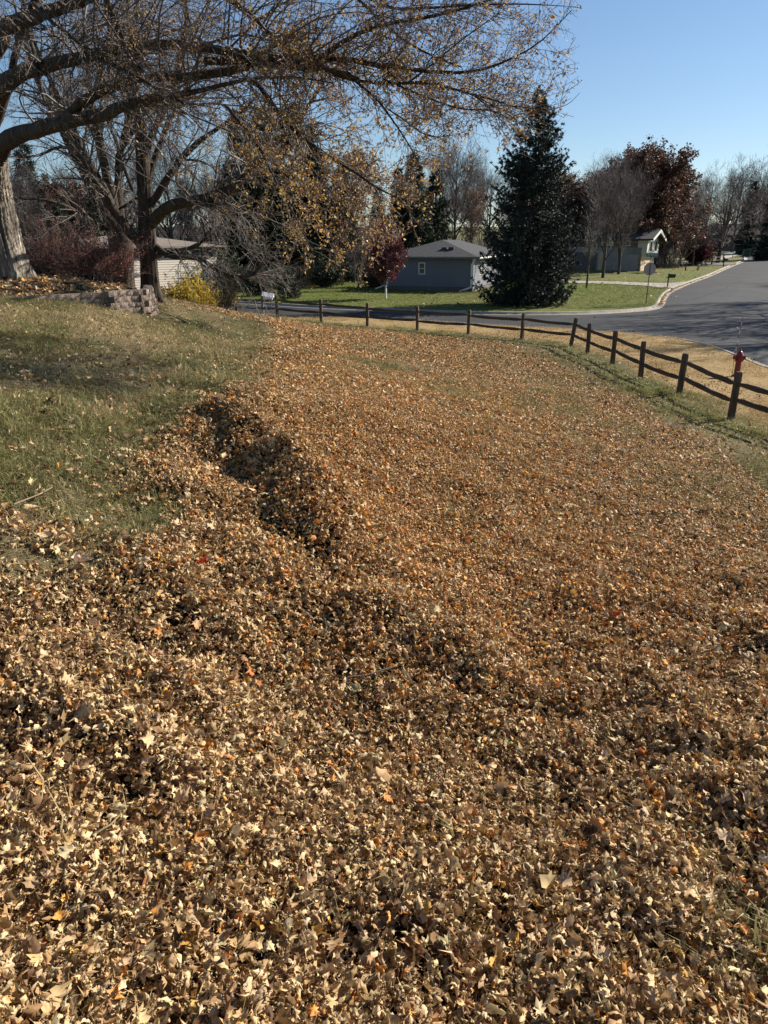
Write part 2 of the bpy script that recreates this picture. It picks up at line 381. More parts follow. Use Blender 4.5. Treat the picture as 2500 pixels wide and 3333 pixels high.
# near-side azimuths run all the way round; the kerb line only exists in front
def r_near_edge(a):
    return rnear(a) if NA[0] < a < NA[-1] else 60.0
_u = np.linspace(0, 1, 215)
def rows_near(a): R1 = r_near_edge(a) - .02; return .25 * (R1 / .25) ** _u
def z_near(x, y):
    z = h(x, y); b = bed(x, y)
    return np.where(b > .22, np.minimum(z, hbed(x, y)) - .05, z)
ground = obj('yard_ground', fan(th, rows_near, z_near, 'yard_ground', gm, near_col)); tag(ground, kind='structure')
thf = np.concatenate([np.radians(np.arange(-66, -36, 2.0)), np.radians(np.arange(-36, 34, .3)), np.radians(np.arange(34, 100, 2.0))])
_uf = np.linspace(0, 1, 120)
def rows_far(a): R1 = rfar(a) + .02; return R1 + (900 - R1) * (_uf ** 3.2)
ground2 = obj('far_lawn', fan(thf, rows_far, h0, 'far_lawn', gm, far_col)); tag(ground2, kind='structure')
# asphalt
am, t, p, o_ = new_mat('asphalt')
n1 = noise(t, 60, 5, .8); n2 = noise(t, .30, 5, .6); n3 = noise(t, .08, 3, dist=1.0, stretch=(1, .35, 1))
mx = t.nodes.new('ShaderNodeMath'); mx.operation = 'MULTIPLY_ADD'; mx.inputs[1].default_value = .35; t.links.new(n1.outputs['Fac'], mx.inputs[0]); t.links.new(n2.outputs['Fac'], mx.inputs[2])
r = ramp(t, [(.45, (.020, .022, .024)), (.75, (.034, .036, .038)), (.95, (.054, .055, .056))], mx.outputs[0]); t.links.new(r.outputs[0], p.inputs['Base Color'])
vo = t.nodes.new('ShaderNodeTexVoronoi'); vo.feature = 'DISTANCE_TO_EDGE'; vo.inputs['Scale'].default_value = .16
nw = noise(t, .9, 4); tc = t.nodes.new('ShaderNodeTexCoord'); va = t.nodes.new('ShaderNodeVectorMath'); va.operation = 'ADD'; t.links.new(tc.outputs['Object'], va.inputs[0]); t.links.new(nw.outputs['Color'], va.inputs[1]); t.links.new(va.outputs[0], vo.inputs['Vector'])
rc = ramp(t, [(.0, (.25, .25, .25)), (.012, (1, 1, 1))], vo.outputs['Distance']); mc = t.nodes.new('ShaderNodeMix'); mc.data_type = 'RGBA'; mc.blend_type = 'MULTIPLY'; mc.inputs[0].default_value = .7
t.links.new(r.outputs[0], mc.inputs[6]); t.links.new(rc.outputs[0], mc.inputs[7]); t.links.new(mc.outputs[2], p.inputs['Base Color'])
p.inputs['Roughness'].default_value = .8; p.inputs['Specular IOR Level'].default_value = .22
bp = t.nodes.new('ShaderNodeBump'); bp.inputs['Strength'].default_value = .35; bp.inputs['Distance'].default_value = .01; t.links.new(n1.outputs['Fac'], bp.inputs['Height']); t.links.new(bp.outputs[0], p.inputs['Normal'])
tha = np.concatenate([np.radians(np.arange(-62, -36, 2.0)), np.radians(np.arange(-36, 34, .5)), np.radians(np.arange(34, 100, 1.5))])
_ua = np.linspace(0, 1, 50)
def rows_road(a): a0, b0 = rnear(a), rfar(a); return a0 - .3 + (b0 - a0 + .6) * _ua
road = obj('road', fan(tha, rows_road, lambda x, y: roadz(x, y), 'road', am)); tag(road, kind='structure')

# kerbs with gutter pans, swept along both edges
conc = surf('kerb_concrete', [(.3, (.20, .18, .15)), (.6, (.31, .28, .235)), (.85, (.38, .35, .30))], 3, .85, .3, 40)
conc2 = surf('drive_concrete', [(.3, (.30, .27, .225)), (.7, (.40, .37, .315))], 1.2, .85, .2, 40)
drive_asph = surf('drive_asphalt', [(.3, (.10, .10, .10)), (.7, (.16, .155, .15))], 1.2, .85, .3, 60)
def kerb(line, side, name):
    pts = resample([tuple(q) for q in line], lambda m: .6 if np.hypot(*m) < 70 else 3.0)
    keep = (pts[:, 1] > -20) & (pts[:, 1] < 200) & (np.abs(pts[:, 0]) < 70); pts = pts[keep]
    d = np.gradient(pts, axis=0); d /= np.linalg.norm(d, axis=1)[:, None] + 1e-9
    nrm = np.c_[-d[:, 1], d[:, 0]] * side         # towards the grass
    prof = [(-.50, .006), (-.46, .016), (-.14, .02), (-.09, .12), (-.05, .15), (.05, .155), (.08, .14), (.08, -.15)]
    V = []
    for (u, z) in prof:
        q = pts + nrm * u; V.append(np.c_[q, roadz(q[:, 0], q[:, 1]) + z])
    V = np.stack(V, 1); n, m = V.shape[:2]
    i, j = np.meshgrid(np.arange(n - 1), np.arange(m - 1), indexing='ij'); b = (i * m + j).ravel()
    F = np.stack([b, b + 1, b + m + 1, b + m], -1)
    if side < 0: F = F[:, ::-1]
    o = obj(name, np_mesh(name, V.reshape(-1, 3), F, conc)); tag(o, kind='structure'); return o
kerb(NEAR, -1, 'near_kerb'); kerb(FAR, 1, 'far_kerb')
def strip(pL, pR, name, m, lift=.03, n=24):
    """paved strip between two pixel-located edges laid over the terrain"""
    A = resample([tuple(q[:2]) for q in pL], lambda _: 1e9); B = resample([tuple(q[:2]) for q in pR], lambda _: 1e9)
    def rs(Q, k):
        s = np.r_[0, np.cumsum(np.linalg.norm(np.diff(Q, axis=0), axis=1))]; u = np.linspace(0, s[-1], k); return np.c_[np.interp(u, s, Q[:, 0]), np.interp(u, s, Q[:, 1])]
    A, B = rs(A, n * 3), rs(B, n * 3); W = np.stack([A + (B - A) * f for f in np.linspace(0, 1, 7)], 1)
    Z = h0(W[..., 0], W[..., 1]) + lift; V = np.concatenate([W, Z[..., None]], -1); a, b_ = V.shape[:2]
    skirt = V.copy()
    i, j = np.meshgrid(np.arange(a - 1), np.arange(b_ - 1), indexing='ij'); b = (i * b_ + j).ravel()
    me = np_mesh(name, V.reshape(-1, 3), np.stack([b, b + 1, b + b_ + 1, b + b_], -1), m)
    if me.polygons[0].normal.z < 0: me.flip_normals()
    o = obj(name, me); tag(o, kind='structure'); return o
strip([G(1700,918), G(1870,915), G(2000,918), G(2100,922), G(2190,922), G(2232,918)], [G(1700,922), G(1870,923), G(2000,926), G(2100,932), G(2170,937), G(2190,941)], 'concrete_driveway', conc2, .05)
strip([G(1850,866), G(2000,862), G(2080,856), G(2245,854), G(2400,857)], [G(1850,872), G(2000,868), G(2080,864), G(2245,862), G(2380,864)], 'side_driveway', drive_asph, .06)
strip([G(2318,840), G(2370,824), G(2420,812), G(2480,801)], [G(2350,846), G(2400,832), G(2450,818), G(2515,803)], 'far_driveway', conc2, .06)

# ---------------------------------------------------------------- scattering on points
def variants(names_meshes):
    c = bpy.data.collections.new('variants_' + names_meshes[0].name)
    for i, me in enumerate(names_meshes):
        o = bpy.data.objects.new('%03d_%s' % (i, me.name), me); c.objects.link(o)
    return c
def scatter(name, pts, rot, scl, idx, col, coll, parent=None):
    me = bpy.data.meshes.new(name); n = len(pts)
    me.vertices.add(n); me.vertices.foreach_set('co', np.asarray(pts, np.float32).ravel())
    a = me.attributes.new('rot', 'FLOAT_VECTOR', 'POINT'); a.data.foreach_set('vector', np.asarray(rot, np.float32).ravel())
    a = me.attributes.new('scl', 'FLOAT_VECTOR', 'POINT'); s = np.asarray(scl, np.float32)
    if s.ndim == 1: s = np.repeat(s[:, None], 3, 1)
    a.data.foreach_set('vector', s.ravel())
    a = me.attributes.new('idx', 'INT', 'POINT'); a.data.foreach_set('value', np.asarray(idx, np.int32))
    a = me.attributes.new('col', 'FLOAT_COLOR', 'POINT'); a.data.foreach_set('color', np.c_[col, np.ones(n)].astype(np.float32).ravel())
    o = obj(name, me, parent)
    g = bpy.data.node_groups.new('scatter_' + name, 'GeometryNodeTree')
    g.interface.new_socket('Geometry', in_out='INPUT', socket_type='NodeSocketGeometry'); g.interface.new_socket('Geometry', in_out='OUTPUT', socket_type='NodeSocketGeometry')
    gi = g.nodes.new('NodeGroupInput'); go = g.nodes.new('NodeGroupOutput'); iop = g.nodes.new('GeometryNodeInstanceOnPoints')
    ci = g.nodes.new('GeometryNodeCollectionInfo'); ci.inputs['Collection'].default_value = coll; ci.inputs['Separate Children'].default_value = True; ci.inputs['Reset Children'].default_value = True
    iop.inputs['Pick Instance'].default_value = True
    def na(nm, ty):
        q = g.nodes.new('GeometryNodeInputNamedAttribute'); q.data_type = ty; q.inputs['Name'].default_value = nm; return q.outputs[0]
    er = g.nodes.new('FunctionNodeEulerToRotation')
    g.links.new(na('rot', 'FLOAT_VECTOR'), er.inputs[0]); g.links.new(er.outputs[0], iop.inputs['Rotation'])
    g.links.new(na('scl', 'FLOAT_VECTOR'), iop.inputs['Scale']); g.links.new(na('idx', 'INT'), iop.inputs['Instance Index'])
    g.links.new(gi.outputs[0], iop.inputs['Points']); g.links.new(ci.outputs[0], iop.inputs['Instance']); g.links.new(iop.outputs[0], go.inputs[0])
    md = o.modifiers.new('scatter', 'NODES'); md.node_group = g
    return o

# leaf meshes: a lobed maple blade with stem, rolled and crumpled
leaf_m = attr_mat('dry_leaf', .6, .14, .2)
leaf_single_m = attr_mat('dry_leaf_single', .6, .14, .2, objcol=True)
def maple_leaf(name, seed, curl, cup, m, lobes=True):
    q = np.random.default_rng(seed)
    ang = np.radians([-90, -62, -35, -18, 2, 22, 40, 58, 78, 90, 102, 122, 140, 158, 178, 198, 215, 242])
    rad = np.array([.42, .62, .50, .78, .60, .98, .62, .74, .56, 1.12, .56, .74, .62, .98, .60, .78, .50, .62]) if lobes else np.array([.9, .75, .6, .5, .45, .5, .6, .78, .95, 1.15, .95, .78, .6, .5, .45, .5, .6, .75])
    n = len(ang); rad = rad * (1 + q.normal(0, .06, n))
    B = np.c_[np.cos(ang) * rad, np.sin(ang) * rad]; M1 = B * .52
    XY = np.vstack([[[0, -.1]], M1, B]); x, y = XY[:, 0], XY[:, 1]
    rr = np.hypot(x, y)
    z = cup * rr ** 2 + q.normal(0, .09, len(x)) * (rr > .3) + .09 * np.sin(np.arctan2(y, x) * 5 + q.uniform(0, 6)) * rr * (1 if lobes else .3)
    a = q.uniform(0, math.pi); u = x * math.cos(a) + y * math.sin(a); v = -x * math.sin(a) + y * math.cos(a)
    c2 = curl * q.uniform(.7, 1.2); k = np.where(u > 0, c2, c2 * q.uniform(.3, 1.1))
    un = np.sin(u * k) / np.maximum(k, 1e-3); zn = z * np.cos(u * k) + (1 - np.cos(u * k)) / np.maximum(k, 1e-3)
    un = un - np.sin(u * k) * z
    k3 = curl * .45 * q.uniform(-.3, 1.0); vn = np.sin(v * k3) / (k3 if abs(k3) > 1e-3 else 1e-3); zn = zn + (1 - np.cos(v * k3)) / (k3 if abs(k3) > 1e-3 else 1e-3)
    V = np.c_[un * math.cos(a) - vn * math.sin(a), un * math.sin(a) + vn * math.cos(a), zn]
    V[:, 2] -= V[:, 2].mean()
    F = []
    for i in range(n):
        j = (i + 1) % n; F.append((0, 1 + i, 1 + j))
    Q = [(1 + i, 1 + n + i, 1 + n + (i + 1) % n, 1 + (i + 1) % n) for i in range(n)]
    b = len(V); s0 = V[1] ; ln = q.uniform(.7, 1.2); dirv = np.array([q.normal(0, .4), -1, q.uniform(-.1, .6)]); dirv /= np.linalg.norm(dirv)
    mid = s0 + dirv * ln * .5 + np.array([0, 0, q.uniform(-.1, .2)]); en = s0 + dirv * ln
    w = np.array([.022, 0, 0]); V = np.vstack([V, [s0 - w, s0 + w, mid - w * .8, mid + w * .8, en - w, en + w]])
    Q += [(b, b + 1, b + 3, b + 2), (b + 2, b + 3, b + 5, b + 4)]
    return np_mesh(name, V, [np.array(F), np.array(Q)], m, True)
LV = [maple_leaf('leaf_blade', 100 + i, c, u, leaf_m) for i, (c, u) in enumerate([(2.6, .5), (3.2, .4), (3.6, .2), (2.4, .9), (2.8, -.6), (4.0, .3), (2.1, -.8), (3.1, .8), (2.6, .3), (4.3, .1), (1.2, .6), (3.0, .9)])] + [maple_leaf('leaf_blade', 140 + i, 1.6, .1, leaf_m, False) for i in range(2)]
LVC = variants(LV)
# cheap far leaves
def small_leaf(seed):
    q = np.random.default_rng(seed); a = np.radians([0, 60, 120, 180, 240, 300]); r_ = np.array([1, .6, .95, .8, .6, .9]) * q.uniform(.8, 1.1, 6)
    V = np.vstack([[0, 0, 0], np.c_[np.cos(a) * r_ * .85, np.sin(a) * r_, q.uniform(.1, .75, 6) * q.choice([-1, 1])]])
    return np_mesh('leaf_far', V, np.array([(0, i + 1, (i + 1) % 6 + 1) for i in range(6)]), leaf_m, True)
LVF = variants([small_leaf(i) for i in range(8)])

def pal(n, orange, q=rng):
    """leaf colours; orange 0..1 shifts the litter from bleached tan to russet"""
    base = np.array([[.60, .475, .32], [.50, .365, .225], [.39, .26, .145], [.24, .145, .078], [.12, .068, .038], [.60, .29, .09], [.46, .19, .06], [.64, .39, .12], [.58, .48, .34]])
    w0 = np.array([.25, .26, .14, .11, .10, .012, .006, .012, .13]); w1 = np.array([.20, .28, .17, .06, .02, .17, .04, .05, .03])
    orange = np.asarray(orange); W = w0[None] * (1 - orange[:, None]) + w1[None] * orange[:, None]; W = np.cumsum(W / W.sum(1)[:, None], 1)
    k = (q.random(n)[:, None] > W).sum(1).clip(0, 8)
    c = base[k] * np.array([1.10, 1.02, .83]) * q.uniform(.7, 1.18, n)[:, None] * (1 + q.normal(0, .03, (n, 3)))
    return np.clip(c, .01, .8)
def wedge_pts(n, r0, r1, a0=-42, a1=42):
    a = np.radians(rng.uniform(a0, a1, n)); r = np.sqrt(rng.uniform(r0 * r0, r1 * r1, n)); return np.sin(a) * r, np.cos(a) * r
def orange_field(x, y):
    a = np.exp(-((x - .75) / (1.2 + .17 * y)) ** 2) * smooth(2.2, 6.0, y) * (1 - .35 * smooth(18, 28, y))
    return np.clip(a * (.85 + .9 * fbm(x, y, .7, 71)) + .06, 0, 1)
def leaves(name, r0, r1, dens, size, layers, coll, nv, parent, tilt=.8):
    A = math.pi * (r1 * r1 - r0 * r0) * 84 / 360; n = int(A * dens)
    x, y = wedge_pts(n, r0, r1); c = leaf_cover(x, y); keep = rng.random(n) < c ** 1.2
    cl = vnoise(x * 6, y * 6, 77) * .6 + .4 * vnoise(x * 2.2, y * 2.2, 78); keep &= rng.random(n) < .22 + 1.05 * cl
    keep0 = keep; x, y = x[keep], y[keep]; n = len(x)
    z = h(x, y) + rng.random(n) ** 1.2 * layers * (.3 + leaf_cover(x, y) * .5 + .6 * cl[keep0]) + size * .25
    rot = np.c_[rng.normal(0, tilt, n), rng.normal(0, tilt, n), rng.uniform(0, 6.28, n)]
    flip = rng.random(n) < .5; rot[flip, 0] += math.pi
    s = size * rng.lognormal(0, .28, n)
    return scatter(name, np.c_[x, y, z], rot, s, rng.integers(0, nv, n), pal(n, orange_field(x, y)), coll, parent), n
# ================================================================= LEAF LITTER AND GRASS
litter = empty('leaf_litter', Gd(800, 1500), 'deep carpet of curled tan and orange maple leaves covering the yard in front of the fence', 'fallen leaves')
_tot = 0
for nm, r0, r1, dens, size, lay, cl, nv, tl in [
    ('leaf_mass', .7, 3.6, 9000, .0232, .095, LVC, 14, .95), ('leaf_mass', 3.6, 7.0, 6500, .023, .085, LVC, 14, .9),
    ('leaf_mass', 7.0, 12.0, 4000, .026, .06, LVC, 14, .75), ('leaf_mass', 12.0, 20.0, 2200, .030, .04, LVF, 8, .6), ('leaf_mass', 20.0, 36.0, 900, .040, .04, LVF, 8, .5)]:
    o, n = leaves(nm, r0, r1, dens, size, lay, cl, nv, litter, tl); _tot += n
    o.location = tuple(-litter.location); tag(o, kind='stuff')
print('litter leaves', _tot)
# the nearest leaves one by one
LVS = [me.copy() for me in [o.data for o in LVC.objects][:12]]
for me in LVS: me.materials.clear(); me.materials.append(leaf_single_m); me.name = 'leaf'
k = 0; taken = []
cand = [(u, v) for v in np.linspace(3320, 2330, 19) for u in np.linspace(25, 2475, 24)]
random.shuffle(cand)
for (u, v) in cand:
    if k >= 293: break
    g = G(u + random.uniform(-50, 50), v + random.uniform(-25, 25), h)
    if leaf_cover(g[:1], g[1:2])[0] < .6: continue
    s = .024 * random.uniform(.95, 1.45)
    o = obj('leaf', random.choice(LVS), litter, (g[0] - litter.location.x, g[1] - litter.location.y, g[2] + .085 + random.uniform(0, .02) - litter.location.z), (random.gauss(0, .6), random.gauss(0, .6), random.uniform(0, 6.28)))
    o.scale = (s, s, s); o.color = (*pal(1, np.array([.05 + .3 * (v < 2700)]))[0], 1); k += 1
def special(dx, dy, s, col, label, rot=(.3, .2, 1), mesh=10, dz=.1):
    g = Gd(dx, dy, h); o = obj('leaf', LVS[mesh], litter, (g[0] - litter.location.x, g[1] - litter.location.y, g[2] + dz - litter.location.z), rot); o.scale = (s, s, s); o.color = (*col, 1); o['label'] = label
special(440, 1242, .075, (.50, .05, .02), 'bright red leaf lying at the upper edge of the near leaf carpet', (-.5, .1, 1.2))
special(180, 1252, .10, (.62, .46, .36), 'large pale pink-tan leaf lying near the grass edge', (-.7, .3, .4), 0)
special(770, 1522, .07, (.55, .50, .28), 'pale yellow-green oval leaf in the leaf carpet', (-.6, 0, 1.5), 10)
special(1330, 1352, .05, (.32, .03, .03), 'dark red leaf in the leaf carpet', (-.6, .2, .5))
special(1100, 1640, .06, (.16, .20, .05), 'small green leaf in the leaf carpet', (-.3, .2, .8))
special(450, 1655, .06, (.62, .26, .04), 'orange leaf among paler ones', (-.5, .2, 2.0))
special(620, 1265, .055, (.58, .17, .02), 'vivid orange leaf beside the dark furrow', (-.4, .1, .6))

# scattered leaves on the mulch bed and a few on the grass
def sprinkle(n, region, size, orange, name, coll=LVF, nv=8, dz=.02, zf=h):
    x, y = region(n); n = len(x); z = zf(x, y) + dz
    rot = np.c_[rng.normal(0, .5, n), rng.normal(0, .5, n), rng.uniform(0, 6.28, n)]
    o = scatter(name, np.c_[x, y, z], rot, size * rng.lognormal(0, .3, n), rng.integers(0, nv, n), pal(n, np.full(n, orange)), coll); return o
def reg_bed(n):
    x = rng.uniform(-22, -4, n); y = rng.uniform(16, 27, n); k = bed(x, y) > .12; return x[k], y[k]
o = sprinkle(26000, reg_bed, .06, .25, 'bed_leaves', zf=hbed); tag(o, 'brown and tan fallen leaves strewn over the mulch bed behind the block wall', 'fallen leaves', kind='stuff')
def reg_slope(n):
    x = rng.uniform(-16, 10, n); y = rng.uniform(2, 34, n); a = np.arctan2(x, y); r = np.hypot(x, y)
    k = (bed(x, y) < -.4) & (leaf_cover(x, y) < .5) & (r < rnear(a) - .2) & (rng.random(n) < (.30 + .70 * np.exp(-np.abs(poly_sd(x, y, LEAF_POLY)) / 1.3)) * (.35 + 1.0 * fbm(x, y, 2.2, 55)))
    return x[k], y[k]
o = sprinkle(130000, reg_slope, .030, .0, 'stray_leaves', LVC, 14, .055); tag(o, 'stray pale leaves scattered over the patchy grass slope', 'fallen leaves', kind='stuff')
def reg_far(n):
    x = rng.uniform(-22, 45, n); y = rng.uniform(46, 105, n); a = np.arctan2(x, y); r = np.hypot(x, y); k = r > rfar(a) + .3; return x[k], y[k]
o = sprinkle(2600, reg_far, .07, 0, 'lawn_leaves', dz=.07, zf=h0); tag(o, 'thin scatter of pale leaves on the green corner lawn across the street', 'fallen leaves', kind='stuff')
def reg_gut(n):
    Lp = FAR[(FAR[:, 1] < 120) & (FAR[:, 1] > 50) & (FAR[:, 0] > 17)]; i = rng.integers(0, len(Lp) - 1, n); f = rng.random(n)[:, None]; q = Lp[i] * (1 - f) + Lp[i + 1] * f
    q = q + np.c_[np.abs(rng.normal(0, .15, n)) + .12, -np.abs(rng.normal(0, .05, n))]; return q[:, 0], q[:, 1]
o = sprinkle(1500, reg_gut, .05, .5, 'gutter_leaves', dz=.06, zf=lambda x, y: roadz(x, y)); tag(o, 'brown leaves gathered in the gutter along the corner kerb', 'fallen leaves', kind='stuff')
_sp = rng.uniform([8, 24], [26, 60], (90, 2)); _ka = np.arctan2(_sp[:, 0], _sp[:, 1]); _kr = np.hypot(_sp[:, 0], _sp[:, 1]); _sp = _sp[(_kr > rnear(_ka) + .6) & (_kr < rfar(_ka) - .6)]
o = sprinkle(1, lambda n: (_sp[:, 0], _sp[:, 1]), .055, 0, 'street_leaves', dz=.03, zf=roadz); tag(o, 'few pale leaves blown onto the dark asphalt', 'fallen leaves', kind='stuff')

grass_m = attr_mat('grass_blade', .7, .3, .25, vein=False)
def tuft(seed, nb, hgt, spread, lean, w):
    q = np.random.default_rng(seed); V = []; F = []
    for i in range(nb):
        a = q.uniform(0, 6.28); b = q.normal(0, spread, 2); L = hgt * q.uniform(.5, 1.2); ln = lean * q.uniform(.3, 1.4); d = np.array([math.cos(a), math.sin(a)])
        t_ = q.uniform(0, 6.28); s = np.array([math.cos(t_), math.sin(t_)]) * w
        p0 = b; p1 = b + d * L * ln * .35; p2 = b + d * L * ln; n = len(V)
        V += [(*(p0 - s), 0), (*(p0 + s), 0), (*(p1 + s * .8), L * .6), (*(p1 - s * .8), L * .6), (*p2, L * (1 - .45 * min(ln, 1.3)))]
        F += [(n, n + 1, n + 2, n + 3), (n + 3, n + 2, n + 4, n + 4)]
    q4 = np.array(F)[0::2]; t3 = np.array(F)[1::2][:, :3]
    return np_mesh('grass_tuft', np.array(V), [q4, t3], grass_m)
TF = variants([tuft(i, 16, 1.0, .7, 1.3, .032) for i in range(6)])
TS = variants([tuft(20 + i, 22, .7, 1.3, .8, .09) for i in range(4)])
def gcol(x, y, q=rng):
    g = np.clip(grass_green(x, y) + q.normal(0, .30, len(x)), 0, 1)
    c = lerp(np.array([[.40, .32, .17]]) * np.ones((len(x), 1)), np.array([[.15, .155, .045]]), g * .85)
    return c * q.uniform(.45, 1.35, len(x))[:, None]
# slope grass near to far
def grass(name, n, r0, r1, size, coll, nv, colf, keepf, label, zf=h):
    x, y = wedge_pts(n, r0, r1); k = keepf(x, y); x, y = x[k], y[k]; n = len(x)
    c = colf(x, y); rot = np.c_[rng.normal(.25, .35, n), rng.normal(.35, .35, n), rng.normal(.6, 1.0, n)]
    o = scatter(name, np.c_[x, y, zf(x, y) - .005], rot, size * rng.lognormal(0, .25, n) * (.55 + .9 * fbm(x, y, 1.6, 99)), rng.integers(0, nv, n), c, coll); tag(o, label, 'grass', kind='stuff'); return o
def k_slope(x, y):
    a = np.arctan2(x, y); r = np.hypot(x, y)
    return (bed(x, y) < -.05) & (rng.random(len(x)) < (1 - .93 * leaf_cover(x, y)) * (.25 + .75 * grass_green(x, y)) * (.25 + .75 * smooth(.36, .52, fbm(x, y, .9, 47)))) & (r < rnear(a) - .15)
def c_slope(x, y):
    c = gcol(x, y); fd = fence_signed(x, y); v = smooth(.1, .9, fd + (fbm(x, y, 1.2, 51) - .5) * .8)
    st = np.array([[.46, .33, .16]]) * rng.uniform(.75, 1.2, len(x))[:, None]
    gs = np.exp(-((fd + .6) / .8) ** 2) * .8; c = lerp(c, np.array([[.27, .27, .08]]), gs)
    pick = rng.random(len(x)) < v * .92; return np.where(pick[:, None], st, c)
grass('slope_grass', 70000, 1.0, 9.0, .055, TF, 6, c_slope, k_slope, 'short patchy grass, green and straw coloured, on the near slope')
grass('slope_grass', 130000, 9.0, 21.0, .06, TF, 6, c_slope, k_slope, 'patchy grass on the slope below the block wall and along the fence')
grass('verge_grass', 70000, 20.0, 46.0, .055, TS, 4, c_slope, k_slope, 'dry straw coloured grass of the verge between fence and street')
def k_far(x, y):
    a = np.arctan2(x, y); r = np.hypot(x, y); return (r > rfar(a) + .15) & (rng.random(len(x)) < 1)
def c_far(x, y):
    n = smooth(.35, .7, fbm(x, y, .12, 61)); c = lerp(np.array([[.165, .195, .045]]) * np.ones((len(x), 1)), np.array([[.17, .17, .06]]), n * .7); return c * rng.uniform(.75, 1.2, len(x))[:, None]
grass('lawn_grass', 60000, 48.0, 80.0, .06, TS, 4, c_far, k_far, 'mown green grass of the lawns across the street', h0)
# ================================================================= SMALL THINGS
wood = surf('weathered_wood', [(.3, (.045, .034, .025)), (.55, (.10, .075, .052)), (.8, (.17, .135, .10))], 14, .9, .6, 30, stretch=(1, 1, .12))
wood_h = surf('weathered_rail', [(.3, (.04, .03, .022)), (.55, (.09, .066, .045)), (.8, (.15, .12, .09))], 10, .9, .6, 30, stretch=(.12, 1, 1))
# ---- split rail fence
fence = empty('split_rail_fence', FP[1], 'long two-rail split rail fence of weathered brown wood between the leafy yard and the street', 'fence')
FO = np.array(FP[1]); lean = {1: (.02, .0), 6: (.13, .05), 2: (.03, 0), 3: (-.02, .02)}
def post_mesh(seed):
    q = random.Random(seed); m = MB(); w = .066; prof = []
    for z in (-.25, .2, .5, .8, 1.03, 1.07):
        s = 1 + q.uniform(-.07, .07); 
        if z > 1.04: s *= .72
        prof.append([(cx * w * s + q.uniform(-.005, .005), cy * w * s + q.uniform(-.005, .005), z + (q.uniform(-.012, .012) if z > 1 else 0)) for cx, cy in ((-.7, -1), (.7, -1), (1, -.7), (1, .7), (.7, 1), (-.7, 1), (-1, .7), (-1, -.7))])
    V = [p for r_ in prof for p in r_]; F = []
    for i in range(len(prof) - 1):
        for k in range(8): F.append((i * 8 + k, i * 8 + (k + 1) % 8, (i + 1) * 8 + (k + 1) % 8, (i + 1) * 8 + k))
    F.append(tuple(40 + k for k in range(8))); m.add(V, F); return m
HT = 1.07
def post_frame(i): 
    lx, ly = lean.get(i, (random.uniform(-.02, .02), random.uniform(-.02, .02))); return Vector(FP[i]), Vector((lx, ly, 1)).normalized()
FRM = [post_frame(i) for i in range(len(FP))]
for i, (b, up) in enumerate(FRM):
    nx = FRM[min(i + 1, len(FRM) - 1)][0] - FRM[max(i - 1, 0)][0]; yaw = math.atan2(nx.y, nx.x)
    o = post_mesh(i).build('post', wood, fence, b - Vector(FO)); o.rotation_mode = 'QUATERNION'
    o.rotation_quaternion = (Vector((0, 0, 1)).rotation_difference(up)) @ Euler((0, 0, yaw)).to_quaternion()
for i in range(len(FRM) - 1):
    for hh in (.44, .83):
        a = FRM[i][0] + FRM[i][1] * (hh + random.uniform(-.03, .03)); b = FRM[i + 1][0] + FRM[i + 1][1] * (hh + random.uniform(-.03, .03)); L = (b - a).length; q = random.Random(i * 7 + int(hh * 10)); V = []; F = []; N = 8
        for k in range(N + 1):
            f = k / N; e = .45 + .55 * min(1, min(f, 1 - f) * 9); w = (.048 + q.uniform(-.006, .006)) ; hz = (.06 + q.uniform(-.008, .008)) * e; sag = -.025 * math.sin(f * math.pi) + q.uniform(-.006, .006)
            for (u, v) in ((-1, -.5), (-.3, -1), (.8, -.8), (1, .3), (.3, 1), (-.8, .7)): V.append((f * L, u * w * (.6 + .4 * e), v * hz + sag))
        for k in range(N):
            for j in range(6): F.append((k * 6 + j, k * 6 + (j + 1) % 6, k * 6 + 6 + (j + 1) % 6, k * 6 + 6 + j))
        F += [tuple(range(6)), tuple(N * 6 + j for j in range(6))]
        o = MB().add(V, F).build('rail', wood_h, fence, a - Vector(FO)); d = (b - a).normalized()
        o.rotation_mode = 'QUATERNION'; o.rotation_quaternion = d.to_track_quat('X', 'Z')
